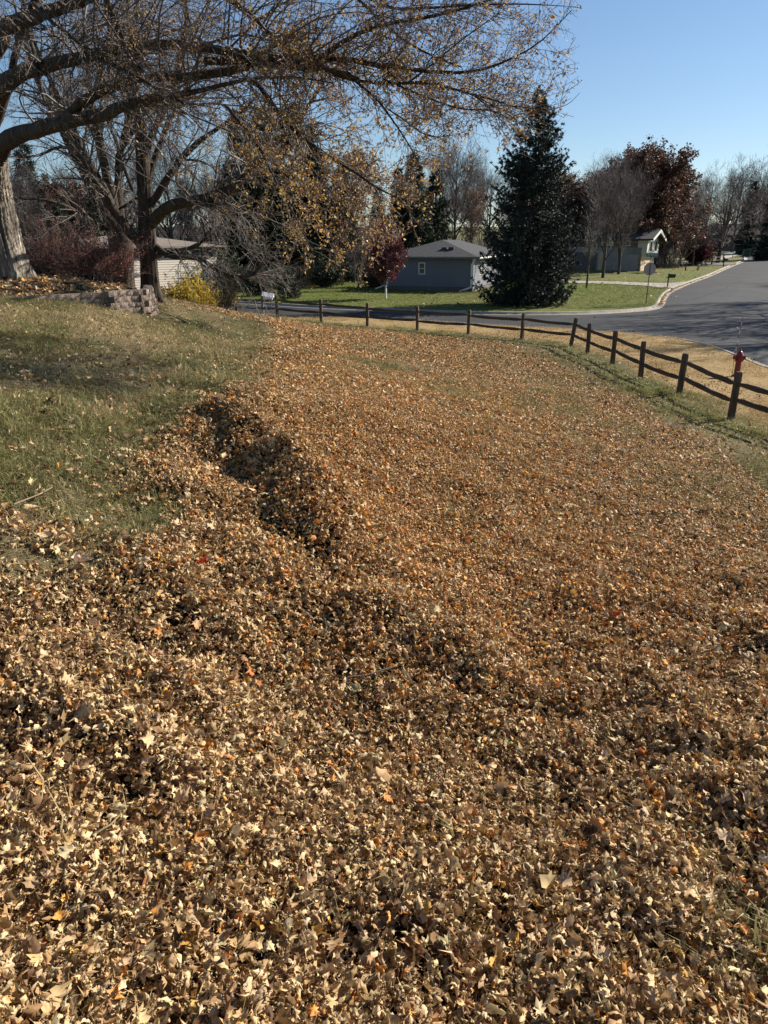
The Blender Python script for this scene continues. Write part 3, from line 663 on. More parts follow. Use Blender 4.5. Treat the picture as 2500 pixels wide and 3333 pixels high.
# ---- retaining wall of split-face blocks
blk = [surf('split_block_%s' % n, [(.3, tuple(np.array(c) * .7)), (.55, c), (.8, tuple(np.array(c) * 1.25))], 9, .95, .9, 22, bdist=.03) for n, c in (('buff', (.25, .195, .155)), ('pink', (.25, .19, .155)), ('grey', (.235, .187, .15)))]
wp = [P(-120,968,17.3)[:2], P(0,966,17.8)[:2], P(155,966,18.6)[:2], P(270,967,19.2)[:2], P(356,962,19.6)[:2], P(359,955,19.45)[:2], P(420,948,19.9)[:2], P(462,944,20.1)[:2], P(480,942,20.6)[:2], P(484,940,21.4)[:2], P(480,938,22.4)[:2]]
wall = empty('retaining_wall', (*wp[4], 2.2), 'curved low retaining wall of pinkish tan split-face concrete blocks below the big trees', 'wall')
WO = np.array(wall.location); CH = .145
TOPZ = float(P(470, 941, 20.2)[2])
def block_mesh(seed, w, hh, d):
    q = random.Random(seed); V = []; F = []; nx, nz = 5, 4
    for iz in range(nz):
        for ix in range(nx):
            u, v = ix / (nx - 1), iz / (nz - 1); ed = min(u, 1 - u, v, 1 - v) * 8
            V.append(((u - .5) * w, -d / 2 - min(ed, 1) * (.014 + q.uniform(-.007, .009)), v * hh))
    for iz in range(nz - 1):
        for ix in range(nx - 1): a = iz * nx + ix; F.append((a, a + 1, a + nx + 1, a + nx))
    b = len(V); V += [(-w / 2, d / 2, 0), (w / 2, d / 2, 0), (w / 2, d / 2, hh), (-w / 2, d / 2, hh)]
    F += [(b, b + 1, b + 2, b + 3), tuple([(nz - 1) * nx + i for i in range(nx)]) + (b + 2, b + 3), tuple(range(nx))[::-1] + (b, b + 1), (0, nx, 2 * nx, 3 * nx, b + 3, b), (nx - 1, 2 * nx - 1, 3 * nx - 1, 4 * nx - 1, b + 2, b + 1)]
    bm = bmesh.new(); vs = [bm.verts.new(v) for v in V]
    for f in F: bm.faces.new([vs[i] for i in f])
    bmesh.ops.recalc_face_normals(bm, faces=bm.faces); me = bpy.data.meshes.new('block'); bm.to_mesh(me); bm.free(); me.materials.append(blk[seed % 3]); return me
BW = .40; BM = [block_mesh(i, BW - .003, CH - .003, .24) for i in range(12)]; BMh = [block_mesh(30 + i, .25 - .003, CH - .003, .24) for i in range(6)]; CAP = BM
wseg = [(np.array(wp[i]), np.array(wp[i + 1])) for i in range(len(wp) - 1)]
runs = [(wp[:5] + [wp[4] + (wp[5] - wp[4]) * .5 + np.array([.10, .10])], BW, BM), (wp[5:], .25, BMh)]
for ri, (pl, bw, meshes) in enumerate(runs):
    pl = np.array(pl); s = np.r_[0, np.cumsum(np.linalg.norm(np.diff(pl, axis=0), axis=1))]
    for c in range(5):
        off = (c % 2) * bw / 2; u = off
        while u < s[-1]:
            x = np.interp(u, s, pl[:, 0]); y = np.interp(u, s, pl[:, 1]); x2 = np.interp(min(u + .1, s[-1]), s, pl[:, 0]); y2 = np.interp(min(u + .1, s[-1]), s, pl[:, 1]); x1 = np.interp(u - .1, s, pl[:, 0]); y1 = np.interp(u - .1, s, pl[:, 1])
            tz = TOPZ - (.0 if ri else .03 + .05 * (s[-1] - u) / 4) - (c + 1) * CH
            gz = float(h0(x, y - .2))
            if tz + CH > gz - .06:
                a = math.atan2(y2 - y1, x2 - x1); st = .018 * c; nx_, ny_ = math.sin(a), -math.cos(a)
                obj('block', random.choice(meshes), wall, (x + nx_ * st - WO[0], y + ny_ * st - WO[1], tz - WO[2]), (0, 0, a + random.uniform(-.02, .02)))
            u += bw
_wp = resample([tuple(q) for q in wp], lambda _: .15); _d = np.gradient(_wp, axis=0); _d /= np.linalg.norm(_d, axis=1)[:, None]; _n = np.c_[-_d[:, 1], _d[:, 0]]
V = []
for (u_, z_) in ((-.03, -1.0), (-.05, -.03), (.09, -.03), (.09, -1.0)): q_ = _wp + _n * u_; V.append(np.c_[q_ - WO[:2], np.full(len(q_), TOPZ + z_ - WO[2] - .06)])
V = np.stack(V, 1); nn = len(_wp); i_, j_ = np.meshgrid(np.arange(nn - 1), np.arange(3), indexing='ij'); b_ = (i_ * 4 + j_).ravel()
obj('backing', np_mesh('backing', V.reshape(-1, 3), np.stack([b_, b_ + 4, b_ + 5, b_ + 1], -1), blk[2]), wall)
# mulch bed soil
def fan_grid(x0, x1, y0, y1, st):
    X, Y = np.meshgrid(np.arange(x0, x1, st), np.arange(y0, y1, st), indexing='ij'); return X, Y
X, Y = fan_grid(-24, -4.5, 16, 28, .15); B = bed(X, Y); Z = hbed(X, Y) + .05 * (fbm(X, Y, 2.5, 91) - .5); Z = np.where(B < .02, Z - .1, Z)
V = np.stack([X, Y, Z], -1).reshape(-1, 3); n, m = X.shape; i, j = np.meshgrid(np.arange(n - 1), np.arange(m - 1), indexing='ij'); b = (i * m + j).ravel(); F = np.stack([b, b + m, b + m + 1, b + 1], -1)
kb = (B.ravel() > -.02)[F].all(1)
mulch = surf('mulch', [(.3, (.035, .024, .016)), (.6, (.09, .06, .038)), (.85, (.17, .12, .075))], 16, .95, .9, 30, bdist=.05)
tag(obj('mulch_bed', np_mesh('mulch_bed', V, F[kb], mulch, True)), kind='structure')

# ---- hydrant
red = surf('hydrant_red', [(.3, (.14, .010, .012)), (.7, (.20, .016, .016))], 20, .45, .15, 60, spec=.5)
g = G(2397, 1224); hy = empty('fire_hydrant', g, 'dark red fire hydrant on the dry verge by the kerb at right', 'hydrant'); hy.scale = (.92, .92, .95)
hs = 1.0
MB().lathe([(.13, 0), (.13, .04), (.095, .05), (.09, .45), (.13, .47), (.13, .52), (.10, .53), (.10, .62), (.12, .63), (.12, .66), (.10, .70), (.07, .76), (.03, .79)], n=18).build('body', red, hy, bevel=0, smooth_=False)
MB().lathe([(.028, .79), (.028, .84), (.02, .845)], n=5).build('operating_nut', red, hy)
X90 = Matrix.Rotation(R(90), 4, 'Y')
for sx in (-1, 1):
    o = MB().lathe([(.05, .09), (.05, .15), (.062, .155), (.062, .19), (.02, .195)], (0, 0, .58), 10, Matrix.Rotation(R(90 * sx), 4, 'Y')).build('outlet_cap', red, hy)
o = MB().lathe([(.06, .09), (.06, .16), (.075, .165), (.075, .20), (.025, .205)], (0, 0, .56), 12, Matrix.Rotation(R(90), 4, 'X')).build('pumper_cap', red, hy)
MB().lathe([(.15, .0), (.15, .03)], n=8).build('base_flange', red, hy)
fl_w = surf('flag_white', [(.3, (.7, .7, .7)), (.7, (.8, .8, .8))], 5, .5, 0); fl_b = surf('flag_band', [(.3, (.04, .04, .05)), (.7, (.06, .06, .07))], 5, .5, 0)
rod = empty('hydrant_marker_rod', g + np.array([-.10, .03, 0]), 'thin striped marker rod standing up behind the hydrant', 'marker')
ra = Vector((-.04, 0, .62)); rb = Vector((.03, 0, 1.72))
for k in range(9):
    MB().bar(ra.lerp(rb, k / 9), ra.lerp(rb, (k + 1) / 9), .009, .009, 6).build('band', fl_b if k % 2 == 0 else fl_w, rod)
MB().bar((-.02, 0, -.1), ra, .006, .006, 5).build('stake', fl_b, rod)

# ---- stop sign seen from behind with the street name blade on top
met = surf('galvanised_post', [(.3, (.10, .11, .10)), (.7, (.17, .18, .17))], 10, .5, .1); signback = surf('sign_back', [(.3, (.48, .34, .28)), (.7, (.56, .41, .34))], 4, .5, .05)
sgreen = surf('sign_green', [(.3, (.005, .12, .07)), (.7, (.008, .15, .09))], 4, .4, 0); swhite = surf('sign_white', [(.3, (.75, .75, .72)), (.7, (.8, .8, .78))], 4, .4, 0); sred = surf('sign_red', [(.3, (.5, .02, .02)), (.7, (.55, .02, .02))], 4, .4, 0)
g = G(2102, 992); st = empty('stop_sign', g, 'back of an octagonal stop sign on a thin post at the street corner', 'road sign', rz=0)
Yd = g[1]; pw = pxw(Yd, 900)
zc = (992 - 882) * pw * 1.02; ztop = (992 - 848) * pw * 1.03
MB().box((0, 0, ztop / 2 - .2), (.05, .035, ztop + .4)).build('post', met, st)
oc = [(.41 * math.cos(R(22.5 + 45 * k)), .41 * math.sin(R(22.5 + 45 * k))) for k in range(8)]
V = [(x, .03, z + zc) for x, z in oc] + [(x, .036, z + zc) for x, z in oc]
MB().add(V, [tuple(range(8)), tuple(range(8, 16))] + [(i, (i + 1) % 8, 8 + (i + 1) % 8, 8 + i) for i in range(8)]).build('sign_panel', signback, st)
def text_mesh(body, size, m, name, parent, loc, rot, extr=.002, align='CENTER', cond=1.0):
    c = bpy.data.curves.new(name, 'FONT'); c.body = body; c.size = size; c.extrude = extr; c.align_x = align; c.align_y = 'CENTER'; c.offset = size * .012
    o = bpy.data.objects.new(name, c); COL.objects.link(o); bpy.context.view_layer.update()
    me = bpy.data.meshes.new_from_object(o.evaluated_get(bpy.context.evaluated_depsgraph_get())); bpy.data.objects.remove(o)
    me.materials.clear(); me.materials.append(m); o = obj(name, me, parent, loc, rot); o.scale = (cond, 1, 1); return o
sb = empty('street_name_sign', g + np.array([.02, 0, ztop]), 'green street name blade reading 137TH ST above the stop sign', 'road sign')
sb.rotation_euler = (0, 0, R(-4))
MB().box((0, 0, .13), (.76, .004, .25)).build('blade', swhite, sb); MB().box((0, -.004, .13), (.73, .004, .22)).build('blade_face', sgreen, sb)
text_mesh('137TH ST', .185, swhite, 'lettering', sb, (0, -.009, .13), (R(90), 0, 0), cond=.88)
text_mesh('STOP', .26, swhite, 'lettering', st, (0, .043, zc), (R(90), 0, R(180)))
MB().add([(x * .93, .0385, z * .93 + zc) for x, z in oc], [tuple(range(8))]).build('red_face', sred, st)
MB().box((0, 0, .0), (.09, .02, .05)).build('bracket', met, sb)

# ---- mailboxes
dkgreen = surf('mailbox_dark_green', [(.3, (.012, .03, .022)), (.7, (.02, .045, .032))], 6, .5, .05); black = surf('mailbox_black', [(.3, (.018, .018, .018)), (.7, (.03, .03, .03))], 6, .5, .05); white = surf('white_paint', [(.3, (.74, .74, .72)), (.7, (.8, .8, .79))], 3, .5, .05); pwood = surf('post_wood', [(.3, (.05, .04, .03)), (.7, (.10, .08, .06))], 10, .9, .4)
def mailbox(px, py, hp, label, boxm, rz=0, s=1.0, arm=True, double=False, group=None, bx=.45):
    g = G(px, py); r_ = empty('mailbox', g, label, 'mailbox', group, rz)
    MB().box((0, 0, hp / 2 - .15), (.10, .10, hp + .3)).build('post', pwood, r_, bevel=.01)
    if arm: MB().box((.18, 0, hp - .33), (.7, .09, .09)).build('arm', pwood, r_)
    # box with rounded top
    n = 8; w = .10; prof = [(-w, 0), (w, 0)] + [(w * math.cos(math.pi * k / n), .13 + w * math.sin(math.pi * k / n)) for k in range(n + 1)]
    V = [(x_, y_, z_) for x_ in (0, .5 * s) for y_, z_ in prof]; m_ = len(prof); F = [tuple(range(m_)), tuple(range(m_, 2 * m_))] + [(k, (k + 1) % m_, m_ + (k + 1) % m_, m_ + k) for k in range(m_)]
    o = MB().add(V, F).build('box', boxm, r_, (.06, 0, hp - .28)); MB().box((.5 * s + .006, 0, .1), (.012, .19, .19)).build('door', boxm, o)
    MB().box((.3, -.11, .16), (.14, .01, .04)).build('flag', sred, o)
    return r_
mailbox(2172, 936, 1.18, 'dark green mailbox on a post beside the pale concrete driveway', dkgreen, R(-12))
far = [(2354, 869, 'small dark mailbox on a thin post at the side driveway mouth'), (2384, 839, 'dark mailbox on a thick post beside the far uphill driveway')]
mailbox(*far[0][:2], 1.15, far[0][2], black, R(20)); mailbox(*far[1][:2], 1.3, far[1][2], black, R(70), arm=False)
g = G(856, 1021); mb = empty('mailbox', g, 'white mailbox tilted on its grey wooden post behind the fence', 'mailbox')
MB().box((0, 0, .5), (.13, .13, 1.30)).build('post', surf('grey_post', [(.3, (.14, .12, .10)), (.7, (.22, .19, .16))], 9, .9, .4), mb, bevel=.012)
n = 8; w = .13
MB().box((.30, 0, .0), (.52, .22, .20)).build('box', white, mb, (.04, .0, .90), (0, R(10), 0), bevel=.015)
MB().add([(.0, -.2, .0), (.66, -.2, 0), (.66, .0, .22), (0, 0, .22), (0, .2, 0), (.66, .2, 0)], [(0, 1, 2, 3), (3, 2, 5, 4), (0, 3, 4), (1, 5, 2), (0, 4, 5, 1)]).build('lid', white, mb, (.0, 0, 1.0), (0, R(10), 0))
MB().box((.3, 0, 0), (.46, .14, .06)).build('newspaper_holder', black, mb, (.04, 0, .74), (0, R(10), 0))

# ---- utility pedestal, marker post, far fence, playset, boxes
beige = surf('pedestal_beige', [(.3, (.38, .36, .31)), (.7, (.46, .44, .38))], 4, .6, .05)
g = G(2271, 880); ped = empty('utility_pedestal', g, 'short beige utility pedestal leaning on the lawn near the dark red shrub', 'utility box'); ped.rotation_euler = (0, R(8), R(20))
MB().box((0, 0, .30), (.24, .24, .62)).build('housing', beige, ped, bevel=.02); MB().box((0, 0, .63), (.28, .28, .05)).build('cap', beige, ped, bevel=.01)
g = G(2231, 881); pp = MB().box((0, 0, .42), (.13, .13, 1.0)).build('wooden_post', pwood, None, g, bevel=.01); tag(pp, 'short single wooden post standing on the lawn left of the beige pedestal', 'post')
ff = empty('rail_fence', G(2178, 860), 'short dark two-rail fence beside the side driveway, left of the dark red shrub', 'fence'); a = Vector(G(2178, 860)); b = Vector(G(2245, 858)); 
for k in range(3):
    q = a.lerp(b, k / 2) - a; MB().box((0, 0, .5), (.14, .14, 1.2)).build('post', pwood, ff, q)
for k in range(2):
    for z in (.45, .85): MB().bar(a.lerp(b, k / 2) - a + Vector((0, 0, z)), a.lerp(b, (k + 1) / 2) - a + Vector((0, 0, z)), .05, .05).build('rail', pwood, ff)
f2 = empty('rail_fence', G(2316, 862), 'short dark rail fence piece to the right of the dark red shrub', 'fence'); a = Vector(G(2316, 861)); b = Vector(G(2352, 856))
for k in range(2): MB().box((0, 0, .5), (.14, .14, 1.2)).build('post', pwood, f2, a.lerp(b, k) - a)
for z in (.5, .9): MB().bar(Vector((0, 0, z)), b - a + Vector((0, 0, z)), .05, .05).build('rail', pwood, f2)
g = G(2326, 822); ps = empty('garden_shelter', g, 'small dark open shelter with a flat pale roof on the far slope', 'shelter')
dk = surf('dark_stain', [(.3, (.03, .024, .02)), (.7, (.05, .04, .03))], 6, .8, .2)
for sx in (-.9, .9):
    for sy in (-.6, .6): MB().box((sx, sy, 1.1), (.12, .12, 2.6)).build('post', dk, ps)
MB().box((0, 0, 2.4), (2.6, 1.8, .1)).build('roof', conc, ps); MB().box((0, .2, .5), (2.0, .9, .8)).build('bench', dk, ps, bevel=.03)
for k, (u, v, lb) in enumerate([(2427, 836, 'dark green transformer box by the far driveway, left of its twin'), (2440, 834, 'dark green transformer box by the far driveway, right of its twin')]):
    g = G(u, v); tb = empty('transformer_box', g, lb, 'utility box'); MB().box((0, 0, .55), (.95, .9, 1.2)).build('housing', dkgreen, tb, bevel=.04); MB().box((0, 0, 1.17), (1.02, .96, .06)).build('lid', dkgreen, tb, bevel=.01); MB().box((0, 0, .03), (1.2, 1.1, .1)).build('pad', conc, tb)
# manhole-like iron cover on the street
g = G(2180, 1070, lambda x, y: roadz(x, y)); cv = MB().lathe([(.33, 0), (.33, .018), (.30, .02), (.28, .014)], n=24).build('manhole_cover', surf('iron', [(.3, (.07, .065, .06)), (.7, (.15, .14, .13))], 30, .6, .4), None, (g[0], g[1], g[2] + .004)); tag(cv, 'round iron manhole cover set into the asphalt beyond the fence', 'manhole cover')
# twigs on the litter
stick = surf('stick', [(.3, (.16, .11, .07)), (.7, (.34, .26, .18))], 20, .9, .4)
def stick_(pts, r_, label):
    W_ = [Vector(Gd(*q, h)) + Vector((0, 0, .09)) for q in pts]; m = MB()
    for a, b in zip(W_[:-1], W_[1:]): m.bar(a - W_[0], b - W_[0], r_, r_ * .85, 6)
    o = m.build('fallen_stick', stick, None, W_[0]); tag(o, label, 'stick')
stick_([(845, 1478), (790, 1490), (753, 1497)], .006, 'pale bent stick lying on the leaves right of the picture centre line')
stick_([(35, 1118), (90, 1100), (118, 1082)], .005, 'bleached stick lying in the patchy grass at the left edge')
stick_([(213, 1893), (240, 1920), (262, 1950)], .004, 'thin brown stick poking out of the leaves at lower left')
stick_([(145, 668), (180, 676), (230, 690)], .02, 'long grey stick lying on the mulch bed behind the block wall') if False else None
b0 = P(215, 926, 21.0); b1 = P(330, 938, 20.8); zz = float(hbed(b0[0], b0[1])); m = MB(); m.bar((0, 0, .06), (b1[0] - b0[0], b1[1] - b0[1], .07), .03, .02, 7)
o = m.build('fallen_branch', stick, None, (b0[0], b0[1], zz)); tag(o, 'grey fallen branch lying on the mulch bed by the big trunk', 'branch')

tar = surf('tar', [(.3, (.010, .010, .011)), (.7, (.018, .018, .019))], 8, .6, 0)
def seam(pts, w=.05):
    q = [G(u, v, lambda x, y: roadz(x, y))[:2] for u, v in pts]; q = resample([tuple(a) for a in q], lambda _: .5); rr = np.random.default_rng(len(pts) * 7 + int(pts[0][0])); q = q + np.cumsum(rr.normal(0, .035, q.shape), 0) * .8
    d = np.gradient(q, axis=0); d /= np.linalg.norm(d, axis=1)[:, None]; n = np.c_[-d[:, 1], d[:, 0]] * w * rr.uniform(.5, 1.2, (len(q), 1)); A = q + n; B = q - n
    V = np.r_[np.c_[A, roadz(A[:, 0], A[:, 1]) + .008], np.c_[B, roadz(B[:, 0], B[:, 1]) + .008]]; k = np.arange(len(q) - 1); F = np.stack([k, k + 1, k + 1 + len(q), k + len(q)], -1)
    me = np_mesh('tar_seam', V, F, tar)
    if me.polygons[0].normal.z < 0: me.flip_normals()
    tag(obj('tar_seam', me), kind='structure')
for pl in ([(1990, 1088), (2120, 1060), (2300, 1035), (2520, 1020)], [(2050, 1095), (2200, 1088), (2360, 1100), (2520, 1125)], [(2170, 1000), (2290, 960), (2420, 905)], [(1500, 1062), (1700, 1060), (1960, 1052), (2080, 1030)], [(2280, 1120), (2340, 1060), (2450, 990), (2520, 960)]): seam(pl)
# ================================================================= TREES
def nrmz(v): return v / (np.linalg.norm(v, axis=-1, keepdims=True) + 1e-12)
def tubes(Pn, Rn, S):
    """Pn (N,K,3) polylines, Rn (N,K) radii -> V,F"""
    N, K = Pn.shape[:2]; T = nrmz(np.gradient(Pn, axis=1))
    ref = np.zeros((N, 1, 3)); m0 = nrmz(Pn[:, -1] - Pn[:, 0]); vert = np.abs(m0[:, 2]) > .8; ref[vert, 0] = (1, 0, 0); ref[~vert, 0] = (0, 0, 1)
    A = nrmz(np.cross(T, np.broadcast_to(ref, T.shape))); B = np.cross(T, A)
    ang = np.arange(S) * 2 * math.pi / S
    ring = A[:, :, None] * np.cos(ang)[None, None, :, None] + B[:, :, None] * np.sin(ang)[None, None, :, None]
    V = (Pn[:, :, None] + ring * Rn[:, :, None, None]).reshape(-1, 3)
    n_, k_, s_ = np.meshgrid(np.arange(N), np.arange(K - 1), np.arange(S), indexing='ij')
    b = (n_ * K + k_) * S; F = np.stack([b + s_, b + (s_ + 1) % S, b + S + (s_ + 1) % S, b + S + s_], -1).reshape(-1, 4)
    return V, F
def join(parts):
    Vs, Fs, n = [], [], 0
    for V, F in parts: Vs.append(V); Fs.append(F + n); n += len(V)
    return np.vstack(Vs), np.vstack(Fs)
def resamp(pts, K):
    pts = np.asarray(pts, float); s = np.r_[0, np.cumsum(np.linalg.norm(np.diff(pts[:, :3], axis=0), axis=1))]; u = np.linspace(0, s[-1], K)
    return np.stack([np.interp(u, s, pts[:, i]) for i in range(pts.shape[1])], 1)
def smooth_poly(pts, K, it=2):
    pts = np.asarray(pts, float)
    for _ in range(it):
        q = .75 * pts[:-1] + .25 * pts[1:]; r_ = .25 * pts[:-1] + .75 * pts[1:]; m = np.empty((len(q) * 2, pts.shape[1])); m[0::2] = q; m[1::2] = r_
        pts = np.vstack([pts[:1], m, pts[-1:]])
    return resamp(pts, K)
def grow(par, parR, n, q, t=(.2, 1), ang=(35, 60), length=(1, 2), K=6, wander=.25, trop=(0, 0, .1), rfac=.55, rmin=.003, tip=.25, lenfall=.5, weights=None, side=None, maxr=None, lenr=None, ell=None):
    """children of polylines par (N,Kp,3)"""
    N, Kp = par.shape[:2]
    L = np.linalg.norm(np.diff(par, axis=1), axis=2).sum(1); w = L if weights is None else weights * L
    pi = q.choice(N, n, p=w / w.sum()); tt = q.uniform(t[0], t[1], n); f = tt * (Kp - 1); i = np.minimum(f.astype(int), Kp - 2); fr = (f - i)[:, None]
    a = par[pi, i]; b = par[pi, i + 1]; st = a + (b - a) * fr; T = nrmz(b - a); r0 = parR[pi, i] * (1 - fr[:, 0]) + parR[pi, i + 1] * fr[:, 0]
    rp = q.normal(0, 1, (n, 3)); 
    if side is not None: rp = rp + np.asarray(side)
    pp = nrmz(rp - (rp * T).sum(1, keepdims=True) * T); an = np.radians(q.uniform(ang[0], ang[1], n))[:, None]
    d = T * np.cos(an) + pp * np.sin(an); ln = q.uniform(length[0], length[1], n) * (1 - lenfall * tt)
    if lenr is not None: ln = ln * np.clip(r0 / lenr, .3, 1)
    if ell is not None:          # reach to an ellipsoid (zc, rx, rz)
        zc_, rx_, rz_ = ell; sc_ = np.array([1 / rx_, 1 / rx_, 1 / rz_]); o_ = (st - np.array([0, 0, zc_])) * sc_; dd_ = (d + np.array([0, 0, .12])) * sc_
        a_ = (dd_ ** 2).sum(1); b_ = (o_ * dd_).sum(1); c_ = (o_ ** 2).sum(1) - 1; disc = np.maximum(b_ * b_ - a_ * c_, 0); ln = np.maximum((-b_ + np.sqrt(disc)) / a_, .3) * q.uniform(.8, 1.0, n)
    out_ = np.empty((n, K, 3)); out_[:, 0] = st; cur = st; stp = (ln / (K - 1))[:, None]; tr = np.asarray(trop)
    for k in range(1, K):
        d = nrmz(d + q.normal(0, wander, (n, 3)) + tr * (k / K if len(tr) else 1)); cur = cur + d * stp; out_[:, k] = cur
    rr = np.maximum(r0 * rfac, rmin)
    if maxr is not None: rr = np.minimum(rr, maxr)
    Rr = rr[:, None] * np.linspace(1, tip, K)[None] ; Rr = np.maximum(Rr, rmin * .6)
    return out_, Rr
def leaf_quads(par, n, q, size, t=(.2, 1), off=.05, flat=0.0, weights=None, aspect=.6, droop=0):
    N, Kp = par.shape[:2]; L = np.linalg.norm(np.diff(par, axis=1), axis=2).sum(1); w = L if weights is None else weights * L
    pi = q.choice(N, n, p=w / w.sum()); f = q.uniform(t[0], t[1], n) * (Kp - 1); i = np.minimum(f.astype(int), Kp - 2); fr = (f - i)[:, None]
    c = par[pi, i] * (1 - fr) + par[pi, i + 1] * fr + q.normal(0, off, (n, 3)); s = size * q.lognormal(0, .3, n)[:, None]
    u = nrmz(q.normal(0, 1, (n, 3)) * np.array([1, 1, 1 - flat]) + np.array([0, 0, -droop])); v = nrmz(np.cross(u, q.normal(0, 1, (n, 3)))); w_ = np.cross(u, v)
    V = np.stack([c, c + u * s * .5 + v * s * aspect * .5 + w_ * s * .12, c + u * s, c + u * s * .5 - v * s * aspect * .5 + w_ * s * .12], 1).reshape(-1, 3)
    b = np.arange(n)[:, None] * 4; return V, b + np.array([[0, 1, 2, 3]])
def pack(name, parts, m, parent, off, smooth_=True, kind=None):
    if name == 'branches': kind = 'stuff'
    V, F = join(parts); o = obj(name, np_mesh(name, V - np.asarray(off), F, m, smooth_), parent); 
    if kind: o['kind'] = kind
    return o
# bark
def bark(name, dark, mid, lite, sc=7, st=(1, 1, .16), bump=1.0, bd=.05):
    m, t, p, o = new_mat(name)
    n1 = noise(t, sc, 6, .65, stretch=st, dist=.4); n0 = noise(t, 1.3, 4)
    r = ramp(t, [(.32, dark), (.52, mid), (.72, lite)], n1.outputs['Fac']); r0 = ramp(t, [(.3, (.7, .7, .7)), (.7, (1.2, 1.2, 1.15))], n0.outputs['Fac'])
    mc = t.nodes.new('ShaderNodeMix'); mc.data_type = 'RGBA'; mc.blend_type = 'MULTIPLY'; mc.inputs[0].default_value = 1; t.links.new(r.outputs[0], mc.inputs[6]); t.links.new(r0.outputs[0], mc.inputs[7]); t.links.new(mc.outputs[2], p.inputs['Base Color'])
    b = t.nodes.new('ShaderNodeBump'); b.inputs['Strength'].default_value = bump; b.inputs['Distance'].default_value = bd; t.links.new(n1.outputs['Fac'], b.inputs['Height']); t.links.new(b.outputs[0], p.inputs['Normal'])
    p.inputs['Roughness'].default_value = .9; p.inputs['Specular IOR Level'].default_value = .2; return m
bark_big = bark('bark_shaggy', (.03, .024, .019), (.24, .205, .17), (.60, .54, .46), 9, st=(1, 1, .10), bump=1.0, bd=.14)
bark_dk = bark('bark_dark', (.022, .017, .013), (.06, .047, .036), (.12, .10, .078), 12)
bark_gr = bark('bark_grey', (.04, .034, .028), (.095, .08, .068), (.17, .15, .13), 10)
twig_m = surf('twigs', [(.3, (.06, .048, .04)), (.6, (.125, .103, .085)), (.8, (.26, .225, .19))], 3, .6, 0, spec=.4)
twig_pale = surf('twigs_pale', [(.3, (.12, .10, .085)), (.6, (.21, .185, .16)), (.8, (.36, .33, .29))], 3, .6, 0, spec=.4)
twig_far = surf('twigs_far', [(.3, (.085, .068, .062)), (.7, (.17, .14, .13))], 2, .8, 0)
twig_mauve = surf('twigs_mauve', [(.3, (.06, .045, .045)), (.7, (.12, .092, .092))], 2, .8, 0)
gold = island('golden_leaves', [(.0, (.30, .15, .04)), (.3, (.52, .30, .07)), (.6, (.66, .44, .12)), (.85, (.66, .52, .26)), (1, (.30, .12, .04))], trans=.4)
bud = island('bud_clusters', [(.0, (.09, .045, .03)), (.5, (.27, .155, .09)), (1, (.46, .31, .18))], trans=.3)
russet = island('russet_leaves', [(.0, (.05, .024, .017)), (.5, (.105, .050, .033)), (.85, (.17, .085, .055)), (1, (.24, .14, .09))], trans=.22, rough=.6, spec=.3)
wine = island('wine_leaves', [(.0, (.06, .008, .012)), (.5, (.10, .018, .022)), (.9, (.16, .035, .04)), (1, (.30, .14, .14))], trans=.3, rough=.4, spec=.5)
redbush = island('red_bush_leaves', [(.0, (.11, .035, .03)), (.5, (.22, .065, .05)), (.85, (.32, .11, .09)), (1, (.42, .26, .22))], trans=.3)
yellow = island('yellow_leaves', [(.0, (.40, .25, .03)), (.4, (.60, .42, .05)), (.8, (.66, .54, .10)), (1, (.35, .32, .08))], trans=.45)
needle = island('spruce_needles', [(.0, (.010, .020, .016)), (.5, (.022, .042, .032)), (.85, (.040, .068, .050)), (1, (.058, .088, .066))], trans=.0, rough=.6)  # lightest stop puts sunlit tips into the needle colour, spread at random
needle2 = island('pine_needles', [(.0, (.014, .022, .012)), (.5, (.030, .046, .022)), (.9, (.06, .075, .035)), (1, (.09, .085, .04))], trans=.05, rough=.6)
brownleaf = island('brown_leaves', [(.0, (.10, .05, .03)), (.5, (.20, .11, .06)), (1, (.32, .20, .12))], trans=.3)

def gnarl_trunk(pts, S, seed, flare=None, ridges=14, amp=.07):
    """thick trunk with furrowed ridges; pts rows x,y,z,r"""
    q = np.random.default_rng(seed); K = 70; A = smooth_poly(pts, K); Pn = A[None, :, :3]; Rn = A[None, :, 3]; V, F = tubes(Pn, Rn, S)
    V = V.reshape(K, S, 3); c = A[:, None, :3]; d = V - c; ang = np.arange(S) / S * 2 * math.pi
    ph = np.cumsum(q.normal(0, .16, K)); lf = 0
    for (k_, a_) in ((3, .05), (5, .04), (ridges, amp), (ridges * 1.9, amp * .6)):
        k_ = int(k_); lf = lf + a_ * np.sin(k_ * ang[None] + ph[:, None] * (1 if k_ < 8 else 2.2) + q.uniform(0, 6))
    lf = lf + q.normal(0, .018, (K, S)); scale = 1 + lf
    if flare is not None:
        z = (A[:, 2] - A[0, 2])[:, None]; fl = np.zeros((K, S))
        for (a0, w0, amt, hh) in flare: fl += amt * np.exp(-(((ang[None] - a0 + math.pi) % (2 * math.pi) - math.pi) / w0) ** 2) * np.exp(-z / hh)
        scale = scale + fl
    return ((c + d * scale[..., None]).reshape(-1, 3), F)
def limb(pxs, Y0, r_scale=1.0, K=28):
    """rows (px,py,Y,widthpx) -> polyline with radius"""
    out_ = []
    for (x, y, Y, w) in pxs: q = P(x, y, Y); out_.append((*q, w * pxw(Y, y) / 2))
    return smooth_poly(out_, K)
def C1(x, y): return x * .5425, y * .5425          # crop (0,0)-(900,1100)
def C2(x, y): return 800 + x * .663, y * .663        # crop (800,0)-(1900,700)
def L1(rows): return [(*C1(x, y), Y, w * .5425) for x, y, Y, w in rows]
def L2(rows): return [(*C2(x, y), Y, w * .663) for x, y, Y, w in rows]
